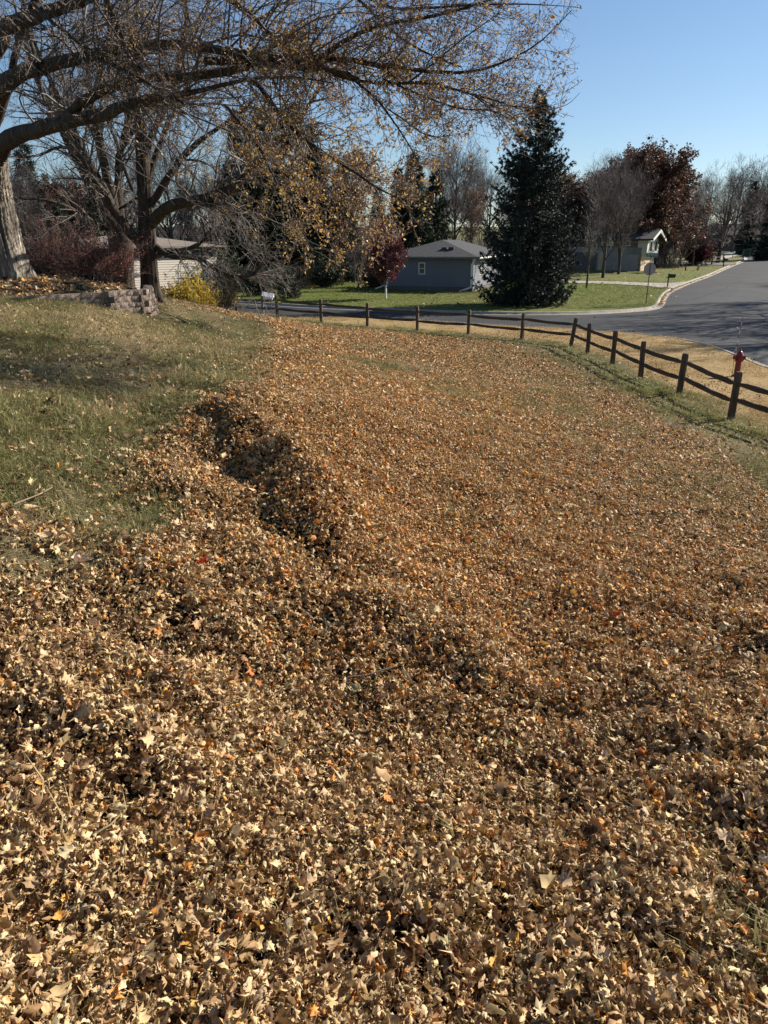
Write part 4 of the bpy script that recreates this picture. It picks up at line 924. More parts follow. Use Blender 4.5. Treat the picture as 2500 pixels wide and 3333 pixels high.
def arr(limbs): A = np.stack(limbs); return A[..., :3], A[..., 3]
def limb_tubes(limbs, S=9):
    A, Rr = arr(limbs); q = np.random.default_rng(5)
    A = A + q.normal(0, 1, A.shape) * Rr[..., None] * .10
    Rr = Rr * (1 + q.normal(0, .05, Rr.shape)); return tubes(A, Rr, S)

# ---- tree 1: the very large maple at the left edge, whose long limbs hang over the yard
def px_of(v):
    d = v - np.array([0, 0, ZC]); dep = d[..., 1] * CP - d[..., 2] * SP; up = d[..., 1] * SP + d[..., 2] * CP
    return IW / 2 + FOC * d[..., 0] / dep, IH / 2 - FOC * up / dep
ENV = np.array([(-300, 470), (0, 480), (300, 520), (560, 600), (760, 760), (900, 900), (1100, 960), (1180, 960), (1260, 900), (1400, 720), (1470, 560), (1560, 480), (1640, 500), (1760, 450), (1830, 400), (1890, 330), (1900, 240), (1905, -600), (1910, -5000)])
DEN = np.array([(-300, .25), (0, .28), (300, .42), (600, .58), (1000, .62), (1250, .60), (1450, .60), (1700, .48), (1900, .35)])
def crown_trim(X, Rr, q, dens=True, soft=40):
    """keeps the twigs inside the crown outline, thinning out towards the limb ends"""
    x, y = px_of(X[:, -1]); ok = (y < np.interp(x, ENV[:, 0], ENV[:, 1]) + q.normal(0, soft, len(x))) & (x < 1895)
    if dens: ok &= q.random(len(x)) < np.interp(x, DEN[:, 0], DEN[:, 1])
    return X[ok], Rr[ok]
q1 = np.random.default_rng(11)
B1 = P(35, 912, 21.0); B1[2] = float(hbed(B1[0], B1[1]))
t1 = empty('shade_maple', B1, 'huge old shaggy-barked maple at the left edge, its long leafy limbs reaching over the yard', 'tree')
tr = [P(28, 930, 21.0), P(22, 880, 21.0), P(2, 790, 21.0), P(-18, 690, 21.0), P(-38, 600, 20.8), P(-50, 520, 20.5)]; wd = [125, 118, 112, 110, 110, 120]
tr = [(*p_, w * pxw(21, 800) / 2) for p_, w in zip(tr, wd)]
tv = gnarl_trunk(tr, 120, 3, flare=[(a, .28, amt, .32) for a, amt in ((0.25, .75), (1.5, .5), (2.9, .9), (4.0, .6), (5.2, .85))], ridges=24, amp=.05)
pack('trunk', [tv], bark_big, t1, B1)
l1 = [L1([(-120,1010,20.5,150),(0,885,19.5,105),(100,800,18.5,95),(350,745,17,85),(600,690,15.8,72),(760,632,15,66),(900,590,14.5,46),(1100,565,14,32),(1300,520,13.5,24),(1500,470,13,18),(1760,455,12.5,12),(2000,500,12,6)]),
      L1([(380,720,16.8,70),(470,630,16.3,62),(600,545,15.8,56),(740,490,15.3,50),(850,470,15,44),(1100,460,14.5,40),(1300,445,14,46),(1500,398,13.6,40),(1700,392,13.2,34),(1900,420,12.8,26),(2100,440,12.4,14)]),
      L1([(-140,900,20.3,150),(0,560,19,110),(80,460,18.3,95),(200,405,17.5,85),(400,370,16.6,75),(520,340,16,70),(720,292,15.3,58),(900,265,14.8,55),(1150,268,14.2,55),(1300,300,13.8,50),(1659,345,13,42),(1900,390,12.5,30),(2150,470,12,16)]),
      L1([(-140,600,20,130),(0,200,18.5,95),(100,125,17.8,85),(250,90,17,75),(450,20,16,65),(640,-60,15,50),(900,-120,14,36)]),
      L1([(60,480,18.4,34),(90,300,18,34),(145,150,17.6,36),(190,40,17.3,32),(230,-60,17,28)]), L1([(150,160,17.6,30),(140,0,17.3,28),(120,-80,17,24)]),
      L1([(165,150,17.5,26),(195,280,17.2,24),(240,500,17,20),(270,610,16.8,14)]),
      L1([(200,20,17,22),(330,150,16,24),(600,350,15,22),(800,450,14.2,20),(1100,620,13.5,14)]),
      L1([(620,-60,15,40),(700,150,14.8,34),(760,320,14.7,28),(850,420,14.6,20)]),
      L2([(-160,-60,14.5,30),(0,50,14,28),(150,200,13.6,24),(300,300,13.2,20),(450,375,12.9,17),(600,410,12.6,15),(760,410,12.3,14),(900,402,12,13),(1100,460,11.6,10),(1250,500,11.3,8),(1420,560,11,5)]),
      L2([(-200,300,14,36),(200,292,13.4,34),(450,280,13,28),(700,330,12.6,22),(1000,360,12.1,15),(1150,350,11.8,12),(1300,292,11.4,9),(1450,210,11.1,7),(1600,50,10.8,4)]),
      L2([(350,290,13.2,24),(500,190,13,22),(650,122,12.7,20),(900,85,12.2,15),(1100,35,11.8,12),(1300,-40,11.4,8)]),
      L2([(500,-50,13.2,16),(620,60,12.9,14),(760,190,12.5,12),(900,270,12.2,10),(1060,330,11.9,6)]),
      L2([(540,400,12.8,14),(640,480,12.5,12),(700,560,12.3,10),(790,690,12,7),(850,800,11.8,4)]),
      L2([(680,390,12.5,10),(900,485,12.1,9),(1060,540,11.8,8),(1200,535,11.5,7),(1330,600,11.2,4)]),
      L2([(0,380,14,26),(80,430,13.8,26),(150,545,13.5,24),(280,680,13.2,20),(440,790,12.9,16),(560,860,12.6,13),(650,930,12.4,10),(770,978,12.2,7),(830,1090,12,5),(900,1160,11.9,3)]),
      L2([(690,530,12.4,8),(780,590,12.2,7),(900,680,12,6),(1040,660,11.8,3)]),
      L2([(-100,520,14.4,18),(60,700,14,15),(150,900,13.8,12),(260,1090,13.5,9),(330,1250,13.3,5)]),
      L2([(300,690,13.3,12),(420,880,13,10),(520,1060,12.7,8),(560,1180,12.6,5),(600,1240,12.5,3)]),
      L2([(800,405,12.2,10),(900,330,12,9),(1050,200,11.8,7),(1250,60,11.5,4)]),
      L2([(540,-40,13,18),(720,50,12.6,15),(900,40,12.2,12),(1150,20,11.8,9),(1400,20,11.4,6),(1560,30,11.2,3)]),
      L2([(1100,455,11.7,7),(1200,530,11.5,6),(1270,610,11.3,3)]), L2([(880,395,12.1,9),(1000,430,11.8,8),(1130,470,11.5,6),(1290,560,11.2,5),(1360,620,11.1,3)]),
      L2([(1200,520,11.3,5),(1330,520,11.1,5),(1470,540,10.9,4),(1580,520,10.8,3),(1640,455,10.7,2)])]
lm1 = [limb(l, 0, K=28) for l in l1]
pack('limbs', [limb_tubes(lm1, 10)], bark_dk, t1, B1)
A1, R1_ = arr(lm1)
x2, r2 = grow(A1[:, 6:], R1_[:, 6:], 300, q1, t=(.0, .97), ang=(35, 80), length=(1.0, 3.4), K=9, wander=.11, trop=(.12, -.03, -.12), rfac=.42, rmin=.006, maxr=.028, lenfall=.45, side=(.5, -.1, .1), lenr=.05)
xw, rw = grow(A1[:10, 5:], R1_[:10, 5:], 130, q1, t=(.0, .95), ang=(30, 75), length=(3.0, 5.8), K=9, wander=.05, trop=(.16, -.06, -.16), rfac=.3, rmin=.008, maxr=.02, lenfall=.2, side=(.3, -.3, .5), tip=.3)
x2 = np.concatenate([x2, xw]); r2 = np.concatenate([r2, rw]); x2, r2 = crown_trim(x2, r2, q1)
x3, r3 = grow(x2, r2, 3600, q1, t=(.12, 1), ang=(30, 60), length=(.35, 1.15), K=6, wander=.16, trop=(.05, -.03, -.06), rfac=.5, rmin=.0045, tip=.5)
x3b, r3b = grow(A1[7:], R1_[7:], 1500, q1, t=(.15, 1), ang=(35, 70), length=(.4, 1.4), K=6, wander=.16, trop=(.04, -.03, -.05), rfac=.3, rmin=.0045, tip=.5, maxr=.014, lenfall=.3)
x3 = np.concatenate([x3, x3b]); r3 = np.concatenate([r3, r3b]); x3, r3 = crown_trim(x3, r3, q1)
x4, r4 = grow(x3, r3, 13000, q1, t=(.2, 1), ang=(30, 65), length=(.12, .42), K=4, wander=.15, trop=(0, 0, .10), rfac=.6, rmin=.0032, tip=.6)
x4, r4 = crown_trim(x4, r4, q1, False)
pack('branches', [tubes(x2, r2, 5), tubes(x3, r3, 3)], twig_m, t1, B1)
pack('twigs', [tubes(x4, r4, 3)], twig_m, t1, B1, kind='stuff')
wt = .25 + smooth(-6.5, -1.0, x4[:, 0, 0]) + .3 * smooth(7.5, 5.0, x4[:, 0, 2])
pack('bud_clusters', [leaf_quads(x4, 38000, q1, .029, t=(.3, 1), off=.018, weights=.35 + wt)], bud, t1, B1, False, 'stuff')
cl = np.array([Vc for Vc in (P(1000,690,13.2), P(1010,780,13.0), P(1060,870,12.8), P(980,600,13.2), P(860,620,13.5), P(1120,440,12.8), P(1350,900,12), P(900,260,13.4), P(760,520,14), P(1400,760,12.1), P(1075,950,12.7), P(1290,345,12.4), P(1180,700,12.5))])
dd = np.min(np.linalg.norm(x4[:, None, 0] - cl[None], axis=2), 1)
pack('leaves', [leaf_quads(x4, 5200, q1, .046, t=(.3, 1), off=.03, weights=wt * (.10 + np.exp(-(dd / .75) ** 2) * 2.2), droop=.7), leaf_quads(x4, 4500, q1, .038, t=(.3, 1), off=.03, weights=wt, droop=.6)], gold, t1, B1, False, 'stuff')

# ---- tree 2: dark maple right of the block wall
q2 = np.random.default_rng(12)
B2 = G(502, 985); YB = float(B2[1])
t2 = empty('maple_tree', B2, 'dark straight-trunked maple just right of the block wall, forking low into thick rising limbs', 'tree')
trunk2 = [(*C1(918,1830),YB,150),(*C1(912,1780),YB,118),(*C1(900,1650),YB,100),(*C1(892,1500),YB,96),(*C1(888,1400),YB,100),(*C1(880,1300),YB,88),(*C1(865,1100),YB,80),(*C1(848,850),YB,70),(*C1(835,700),YB,58),(*C1(815,560),YB,46),(*C1(790,350),YB,38),(*C1(770,150),YB,30),(*C1(765,-80),YB,18)]
trunk2 = [(*P(x, y, Y), w * .5425 * pxw(Y, y) / 2) for x, y, Y, w in trunk2]
pack('trunk', [gnarl_trunk(trunk2, 48, 5, flare=[(a, .35, .35, .25) for a in (.3, 1.8, 3.0, 4.4, 5.6)], ridges=15, amp=.035)], bark_dk, t2, B2)
y = YB
l2 = [L1([(860,1480,y,60),(790,1410,y-.3,56),(700,1290,y-.6,56),(620,1130,y-.8,58),(520,970,y-1,54),(430,830,y-1,46),(375,720,y-1,40),(340,560,y-1,34),(280,430,y-1,26),(200,250,y-1,20),(140,60,y-1,12)]),
      L1([(905,1350,y,70),(960,1268,y-.4,72),(1050,1218,y-.8,68),(1200,1202,y-1.4,62),(1350,1155,y-1.8,56),(1450,1085,y-2,48),(1560,950,y-2.3,42),(1700,820,y-2.6,32),(1850,640,y-3,22),(1960,450,y-3.3,12)]),
      L1([(1130,1222,y-1.2,30),(1220,1228,y-1.5,28),(1330,1225,y-1.8,26),(1420,1240,y-2.1,22),(1500,1275,y-2.4,16),(1560,1330,y-2.6,8)]),
      L1([(862,960,y,44),(900,830,y-.3,42),(960,700,y-.5,40),(1040,540,y-.8,34),(1090,300,y-1,28),(1130,60,y-1.2,20)]),
      L1([(890,1090,y,40),(930,950,y+.2,36),(1000,760,y+.4,32),(1060,640,y+.5,26),(1150,460,y+.7,20),(1230,250,y+.8,12)]),
      L1([(905,1230,y,46),(980,1110,y-.3,44),(1060,990,y-.6,40),(1140,890,y-.9,34),(1260,800,y-1.1,26),(1420,700,y-1.4,20),(1560,560,y-1.7,12)]),
      L1([(840,680,y,30),(770,560,y-.2,28),(700,380,y-.5,24),(650,180,y-.7,18),(620,-40,y-.9,12)]),
      L1([(940,1480,y,36),(1000,1530,y-.6,34),(1060,1545,y-1.0,32),(1200,1545,y-1.6,28),(1260,1590,y-1.9,26),(1330,1640,y-2.1,26),(1430,1668,y-2.3,24),(1530,1650,y-2.5,20),(1590,1560,y-2.6,14),(1620,1470,y-2.7,8)]),
      L1([(960,1520,y,26),(1080,1500,y-.9,24),(1180,1485,y-1.3,20),(1230,1430,y-1.5,14),(1280,1380,y-1.6,8)]),
      L1([(530,985,y-1,30),(560,1090,y-.9,0.1+14),(640,1250,y-.6,8)]) ]
lm2 = [limb(l, 0, K=24) for l in l2]
pack('limbs', [limb_tubes(lm2, 9)], bark_dk, t2, B2)
A2, R2_ = arr(lm2 + [np.array(smooth_poly(trunk2[6:], 24))])
wts = np.ones(len(A2)); wts[7] = 1.0; wts[8] = .9; wts[2] = .9
x2, r2 = grow(A2, R2_, 170, q2, t=(.2, .98), ang=(25, 60), length=(1.0, 3.0), K=8, wander=.12, trop=(0, 0, -.03), rfac=.45, rmin=.007, maxr=.04, weights=wts)
x3, r3 = grow(x2, r2, 1450, q2, t=(.15, 1), ang=(30, 60), length=(.5, 1.4), K=6, wander=.14, trop=(.02, -.02, -.08), rfac=.5, rmin=.0055, tip=.5)
x4, r4 = grow(x3, r3, 4200, q2, t=(.2, 1), ang=(25, 60), length=(.2, .6), K=4, wander=.15, trop=(0, 0, -.02), rfac=.6, rmin=.0045, tip=.6)
pack('branches', [tubes(x2, r2, 5), tubes(x3, r3, 3)], twig_m, t2, B2); pack('twigs', [tubes(x4, r4, 3)], twig_pale, t2, B2, kind='stuff')

# ---- tree 3: the multi-stemmed maple behind it
q3 = np.random.default_rng(13); Y3 = 27.5
B3 = P(405, 950, Y3); B3[2] = float(h0(B3[0], B3[1]))
t3 = empty('multi_stem_maple', B3, 'dark bare maple behind the red bush, its short trunk splitting into thick stems', 'tree')
y = Y3
tk = [(*P(408, 990, y), .46), (*P(406, 930, y), .36), (*P(400, 840, y), .36), (*P(392, 770, y), .42), (*P(385, 725, y), .34)]
pack('trunk', [gnarl_trunk(tk, 40, 8, ridges=13, amp=.04)], bark_dk, t3, B3)
l3 = [L1([(730,1480,y,80),(700,1380,y-.2,76),(620,1250,y-.5,72),(550,1130,y-.7,66),(470,960,y-1,60),(410,840,y-1.2,52),(330,700,y-1.3,44),(260,560,y-1.5,38),(190,400,y-1.6,30),(130,200,y-1.7,20),(80,0,y-1.8,10)]),
      L1([(735,1480,y,70),(700,1290,y-.2,62),(655,1100,y-.2,58),(610,920,y-.2,54),(570,740,y-.3,46),(535,540,y-.3,38),(520,350,y-.3,30),(500,120,y-.3,18),(490,-40,y-.3,10)]),
      L1([(735,1400,y,56),(715,1200,y+.3,52),(705,1000,y+.3,46),(745,830,y+.3,38),(770,700,y+.3,34),(770,520,y+.3,26),(800,260,y+.3,18),(830,0,y+.3,10)]),
      L1([(660,1330,y,50),(590,1130,y+.5,46),(540,980,y+.6,40),(480,860,y+.7,34),(420,700,y+.9,30),(390,520,y+1,24),(330,300,y+1.1,16),(300,60,y+1.2,10)]),
      L1([(700,960,y,34),(780,810,y,30),(850,700,y-.1,24),(930,560,y-.2,18),(980,380,y-.2,10)]),
      L1([(630,1380,y,26),(560,1325,y-.8,22),(450,1260,y-1.4,22),(350,1218,y-1.8,20),(250,1195,y-2.1,17),(140,1190,y-2.5,13),(60,1192,y-2.8,8)]),
      L1([(800,1150,y-.4,22),(740,1000,y-.5,22),(700,850,y-.5,20),(640,720,y-.6,16),(590,600,y-.6,8)]),
      L1([(430,890,y-1,18),(340,880,y-1.3,16),(250,930,y-1.6,14),(160,945,y-1.9,11),(60,940,y-2.2,6)]),
      L1([(720,1250,y,16),(760,1230,y-.3,18),(820,1190,y-.4,16)]),
      L1([(560,1100,y+.2,24),(450,780,y+.4,22),(430,600,y+.5,18),(420,420,y+.5,12)]), L1([(600,800,y-.1,26),(640,620,y,22),(670,420,y,16),(690,200,y,8)])]
lm3 = [limb(l, 0, K=24) for l in l3]
pack('limbs', [limb_tubes(lm3, 8)], bark_dk, t3, B3)
A3, R3_ = arr(lm3)
x2, r2 = grow(A3, R3_, 110, q3, t=(.2, .98), ang=(25, 55), length=(1.2, 3.4), K=8, wander=.12, trop=(-.02, 0, .02), rfac=.42, rmin=.008, maxr=.04)
x3, r3 = grow(x2, r2, 850, q3, t=(.15, 1), ang=(30, 60), length=(.6, 1.6), K=6, wander=.14, trop=(0, 0, -.06), rfac=.5, rmin=.006, tip=.5)
x4, r4 = grow(x3, r3, 2400, q3, t=(.2, 1), ang=(25, 60), length=(.3, .8), K=4, wander=.15, trop=(0, 0, -.04), rfac=.6, rmin=.0052, tip=.6)
pack('branches', [tubes(x2, r2, 4), tubes(x3, r3, 3)], twig_m, t3, B3); pack('twigs', [tubes(x4, r4, 3)], twig_m, t3, B3, kind='stuff')

# ---- generic deciduous tree built round the origin
def decid(name, seed, H, th, tr_, spread, n1, n2, n3, n4, up=.25, twm=None, leafm=None, nleaf=0, ls=.15, barkm=None, rmin=.01, stems=1, ang1=(25, 55), l3=.16, l4=.09, ell=None):
    q = np.random.default_rng(seed); root = empty(name, (0, 0, 0)); stems_ = []
    for s in range(stems):
        a = q.uniform(0, 6.28); k_ = .16 * H * (s > 0); b = np.array([[0, 0, -.3, tr_ * 1.25], [0, 0, .25, tr_ * 1.05], [0, 0, th, tr_ * .85], [math.cos(a) * k_ * .5 + q.normal(0, .1), math.sin(a) * k_ * .5, th + (H - th) * .4, tr_ * .55], [math.cos(a) * k_ + q.normal(0, .2), math.sin(a) * k_ + q.normal(0, .2), H * .93, tr_ * .1]])
        stems_.append(smooth_poly(b, 14))
    A, Rr = arr(stems_); t0 = th / H * .92
    pack('trunk', [tubes(A, Rr, 10)], barkm or bark_gr, root, (0, 0, 0))
    x1, r1 = grow(A, Rr, n1, q, t=(t0, .93), ang=ang1, length=(spread * .75, spread * 1.25), K=9, wander=.09, trop=(0, 0, up), rfac=.55, rmin=rmin * 2, lenfall=.55, ell=ell)
    x2, r2 = grow(x1, r1, n2, q, t=(.2, 1), ang=(25, 50), length=(spread * .3, spread * .62), K=7, wander=.12, trop=(0, 0, up * .8), rfac=.5, rmin=rmin * 1.3)
    pack('limbs', [tubes(x1, r1, 5), tubes(x2, r2, 3)], barkm or bark_gr, root, (0, 0, 0))
    x3, r3 = grow(np.concatenate([x2, x2]), np.concatenate([r2, r2]), n3, q, t=(.15, 1), ang=(22, 50), length=(H * l3 * .5, H * l3), K=5, wander=.12, trop=(0, 0, up * .6), rfac=.5, rmin=rmin, tip=.6)
    parts = [tubes(x3, r3, 3)]
    if n4:
        x4, r4 = grow(x3, r3, n4, q, t=(.2, 1), ang=(20, 50), length=(H * l4 * .5, H * l4), K=3, wander=.12, trop=(0, 0, up * .5), rfac=.6, rmin=rmin * .8, tip=.6); parts.append(tubes(x4, r4, 3))
    else: x4 = x3
    o = pack('crown', parts, twm or twig_far, root, (0, 0, 0))
    if nleaf: pack('leaves', [leaf_quads(x4, nleaf, q, ls, off=ls * .8, aspect=.8)], leafm, root, (0, 0, 0), False, 'stuff')
    return root
used = {}
def put(proto, px, py, label, group=None, s=1.0, sz=None, rz=None, base=None, cat='tree'):
    r_ = proto if proto.name not in used else copy_tree(proto); used[proto.name] = 1
    g = base if base is not None else G(px, py); r_.location = tuple(map(float, g)); r_.scale = (s, s, sz or s); r_.rotation_euler = (0, 0, random.uniform(0, 6.28) if rz is None else rz)
    for k_ in ('label', 'category', 'group'):
        if k_ in r_: del r_[k_]
    tag(r_, label, cat, group); return r_
def at_(px, Y): d = ray(px, 800); x = d[0] * Y / d[1]; return np.array([x, Y, float(h0(x, Y))])

# ---- conifers
def spruce(name, seed, H, rad, nb, nsub, ntuft, m, tsize, droop=.35, tr_=.25, taper=.9, base_gap=.03, prof=None):
    q = np.random.default_rng(seed); root = empty(name, (0, 0, 0))
    A = np.zeros((1, 12, 3)); A[0, :, 2] = np.linspace(-.3, H, 12); Rr = (tr_ * (1 - np.linspace(0, .93, 12)))[None]
    pack('trunk', [tubes(A, Rr, 9)], bark_dk, root, (0, 0, 0))
    f = q.random(nb) ** 1.15 * (1 - base_gap) + base_gap; f = np.sort(f); z = f * H; a = q.uniform(0, 6.28, nb)
    L = rad * (1 - f) ** taper * (.88 + .12 * np.sin(a * 3 + f * 9)) * q.uniform(.78, 1.12, nb) + .12; L = L * (.82 + .18 * smooth(0, .10, f))
    if prof is not None: L = np.interp(f, prof[0], prof[1]) * q.uniform(.74, 1.14, nb) * (.94 + .06 * np.sin(a * 3 + f * 9))
    K = 8; u = np.linspace(0, 1, K); X = np.empty((nb, K, 3)); r_ = L[:, None] * u[None]; X[..., 0] = np.cos(a)[:, None] * r_; X[..., 1] = np.sin(a)[:, None] * r_
    rise = np.where(f > .72, .55, .12)[:, None]
    X[..., 2] = z[:, None] + rise * r_ * .6 - droop * L[:, None] * (np.sin(u * math.pi * .75) ** 1.2)[None] * (1 - f)[:, None] + .22 * L[:, None] * (u ** 4)[None]
    Rb = np.maximum(.012 + .012 * L, .012)[:, None] * np.linspace(1, .3, K)[None]
    pack('branches', [tubes(X, Rb, 4)], bark_dk, root, (0, 0, 0))
    # side shoots, mostly flat, then hanging
    T = None; xs, rs = grow(X, Rb, nsub, q, t=(.18, 1), ang=(35, 65), length=(.45, 1.0), K=4, wander=.08, trop=(0, 0, -.30), rfac=.5, rmin=.008, lenfall=.55, lenr=.05 if prof is not None else None)
    allp = xs
    # needle sprays: long thin crossing leaflets along each shoot
    n = ntuft; pi = q.integers(0, len(allp), n); fr = q.uniform(0, 1, n) * 3; i = np.minimum(fr.astype(int), 2); ff = (fr - i)[:, None]
    c = allp[pi, i] * (1 - ff) + allp[pi, i + 1] * ff; d = nrmz(allp[pi, i + 1] - allp[pi, i]); side = nrmz(np.cross(d, q.normal(0, 1, (n, 3)))); dr = nrmz(d * .9 + side * .8 + q.normal(0, .2, (n, 3)) + np.array([0, 0, -.1])); w_ = nrmz(np.cross(dr, q.normal(0, 1, (n, 3)))) * tsize * .13; s = tsize * q.uniform(.6, 1.3, n)[:, None]
    V = np.stack([c - w_, c + w_, c + dr * s], 1).reshape(-1, 3); b = np.arange(n)[:, None] * 3
    # top shoots
    Fq = b + np.array([[0, 1, 2]])
    me = np_mesh('needles', V, Fq, m); o = obj('needles', me, root); o['kind'] = 'stuff'
    return root
big = spruce('blue_spruce', 31, 12.5, 3.9, 620, 10000, 210000, needle, .165, tr_=.28, base_gap=.015, prof=([0, .04, .12, .26, .40, .54, .68, .82, .92, .97, 1], [2.8, 3.25, 3.4, 3.35, 3.1, 2.75, 2.2, 1.3, .55, .22, .06]))
g = G(1712, 992); put(big, 0, 0, 'tall dense dark blue spruce standing on the corner lawn beside the grey house', base=g, s=1.0, rz=.4)
mids = spruce('dark_spruce', 32, 12.0, 3.2, 240, 2300, 26000, needle2, .42, tr_=.22, taper=.75)
pine = spruce('slim_spruce', 33, 12.0, 2.1, 200, 1500, 16000, needle, .42, tr_=.18, taper=.85)
sm = spruce('young_spruce', 34, 2.2, .95, 110, 700, 8000, needle2, .15, droop=.0, tr_=.05, taper=.55)

# ---- background trees: prototypes
oak = decid('russet_oak', 41, 12.6, 2.6, .42, 7.6, 80, 620, 3000, 0, up=.06, leafm=russet, nleaf=60000, ls=.215, rmin=.016, ang1=(25, 85), barkm=bark_dk, ell=(7.6, 8.6, 5.4), l3=.13)
streetT = decid('bare_street_tree', 49, 14, 2.8, .30, 7.0, 16, 70, 420, 700, up=.16, rmin=.02, ang1=(30, 60), barkm=bark_dk)
bareA = decid('bare_tree', 42, 13, 2.6, .22, 6.0, 26, 240, 1500, 3000, up=.28, rmin=.011)
bareB = decid('bare_tree', 43, 14, 2.0, .26, 7.5, 22, 220, 1300, 2600, up=.16, rmin=.013, stems=2, ang1=(30, 60))
fanT = decid('fan_maple', 44, 11.5, 1.9, .17, 5.6, 34, 330, 2000, 4200, up=.34, rmin=.009, twm=twig_mauve, ang1=(22, 50), stems=2, ell=(6.8, 4.3, 5.2))
wineT = decid('wine_maple', 45, 5.0, 1.0, .06, 2.3, 26, 140, 700, 0, up=.26, leafm=wine, nleaf=11000, ls=.10, rmin=.006, ang1=(30, 70), twm=twig_far, ell=(3.0, 1.6, 2.15))
smallT = decid('small_bare_tree', 46, 6.5, 1.2, .12, 3.2, 22, 150, 900, 1800, up=.20, rmin=.009, ang1=(30, 65), stems=2)
brownT = decid('brown_leaf_tree', 47, 11, 2.2, .2, 5.0, 24, 200, 900, 0, up=.16, leafm=brownleaf, nleaf=6000, ls=.20, rmin=.013)
thinT = decid('sapling', 48, 9.0, 1.9, .085, 2.6, 26, 130, 700, 0, up=.36, rmin=.008, ang1=(18, 40), twm=twig_pale)
put(oak, 2078, 893, 'large round-crowned oak holding russet leaves, by the gabled house', rz=1.0, s=1.0, base=at_(2078, 100))
put(fanT, 1962, 905, 'bare mauve-grey maple with a broad fan of fine branches just right of the big spruce', rz=.3, s=.93)
put(thinT, 1909, 938, 'slender bare young tree between the big spruce and the thicker bare trees', rz=1.2)
t_ = put(fanT, 0, 0, 'bare fine-branched maple with the thickest dark trunk in front of the gabled house', base=G(2013, 893), s=.92, rz=2.2)
t_ = put(smallT, 2208, 868, 'low spreading bare ornamental tree left of the dark red shrub', s=1.18, base=G(2212, 862), rz=.2)
put(smallT, 0, 0, 'low bare ornamental tree behind the dark red shrub', base=at_(2262, 104), s=1.25, rz=2.9)
put(smallT, 0, 0, 'small bare tree standing beside the far uphill driveway', base=G(2438, 818), s=.95, rz=1.9)
put(bareB, 0, 0, 'large bare spreading tree on the far slope right of the russet oak', base=at_(2345, 112), s=1.15, sz=.78, rz=.9)
put(wineT, 1256, 973, 'small oval maple with dark wine red leaves in front of the grey house', base=G(1256, 972), s=.93)
tw = MB().lathe([(.075, -.05), (.07, .95)], n=8).build('trunk_guard', white, [o for o in COL.objects if o.get('label', '').startswith('small oval maple')][0])
# tree masses along the back, each one its own tree
rows = [(mids, 1345, 84, 1.0, 'dark evergreen behind the left half of the grey roof'), (pine, 1295, 86, .92, 'slim dark evergreen rising just left of the grey roof'), (mids, 1415, 88, .90, 'dark broad evergreen behind the peak of the grey roof'),
  (bareA, 1480, 96, 1.05, 'bare tree with upswept branches right of the evergreens behind the grey roof'), (brownT, 1530, 118, .8, 'low brown-leaved tree seen between the grey roof and the big spruce'), (bareA, 1590, 125, .95, 'pale bare tree just left of the big spruce, far behind'),
  (mids, 880, 70, 1.2, 'broad dark spruce in the middle of the back row, left of the wine red maple'), (mids, 800, 69, 1.15, 'broad dark spruce behind the white mailbox'), (pine, 1030, 74, 1.15, 'tall slim spruce rising behind the middle of the back row'), (mids, 960, 73, 1.25, 'tall dark spruce between the slim spruce and the broad one'),
  (brownT, 1150, 74, .92, 'brown-leaved tree behind the wine red maple'), (mids, 1110, 77, .85, 'dark spruce left of the wine red maple'), (smallT, 1165, 64, .62, 'rounded grey bare bush left of the wine red maple'),
  (pine, 120, 62, .92, 'slim spruce far left behind the red bush'), (oak, 230, 66, .58, 'dark red-brown tree behind the red bush'), (mids, 320, 60, .62, 'dark spruce behind the fan of thick stems'), (mids, 210, 56, .55, 'low dark evergreen behind the top of the red bush'), (bareA, 60, 58, .66, 'bare tree at far left behind the huge trunk'), (bareA, 560, 66, .86, 'bare tree behind the beige house'), (bareB, 690, 72, .80, 'bare tree behind the right end of the beige house'), (bareA, 420, 70, .85, 'bare tree behind the left end of the beige house'),
  (pine, 2425, 138, 1.0, 'dark spruce on the far slope behind the low dark house'), (pine, 2500, 122, 1.05, 'dark spruce at the right edge beside the far driveway'), (bareB, 2480, 150, 1.25, 'tall bare tree at the right edge beyond the low dark house'), (bareA, 2385, 150, 1.1, 'bare tree behind the low dark house'), (bareA, 2290, 140, .98, 'bare tree in the far gap right of the russet oak'), (pine, 2150, 112, .62, 'dark spruce right behind the gabled house'), (mids, 2130, 118, .7, 'dark evergreen behind the russet oak'), (bareB, 2200, 130, .85, 'bare tree far behind the oak trunk'),
  (oak, 1920, 108, .80, 'russet oak farther back, filling in left of the big one'), (brownT, 1960, 112, .95, 'brown-leaved tree far behind the fine-branched maples'), (bareA, 1700, 120, .8, 'bare tree hidden behind the big spruce')]
for (pr, px_, Y_, s_, lb) in rows: put(pr, 0, 0, lb, base=at_(px_, Y_), s=s_, group='trees of the back row')
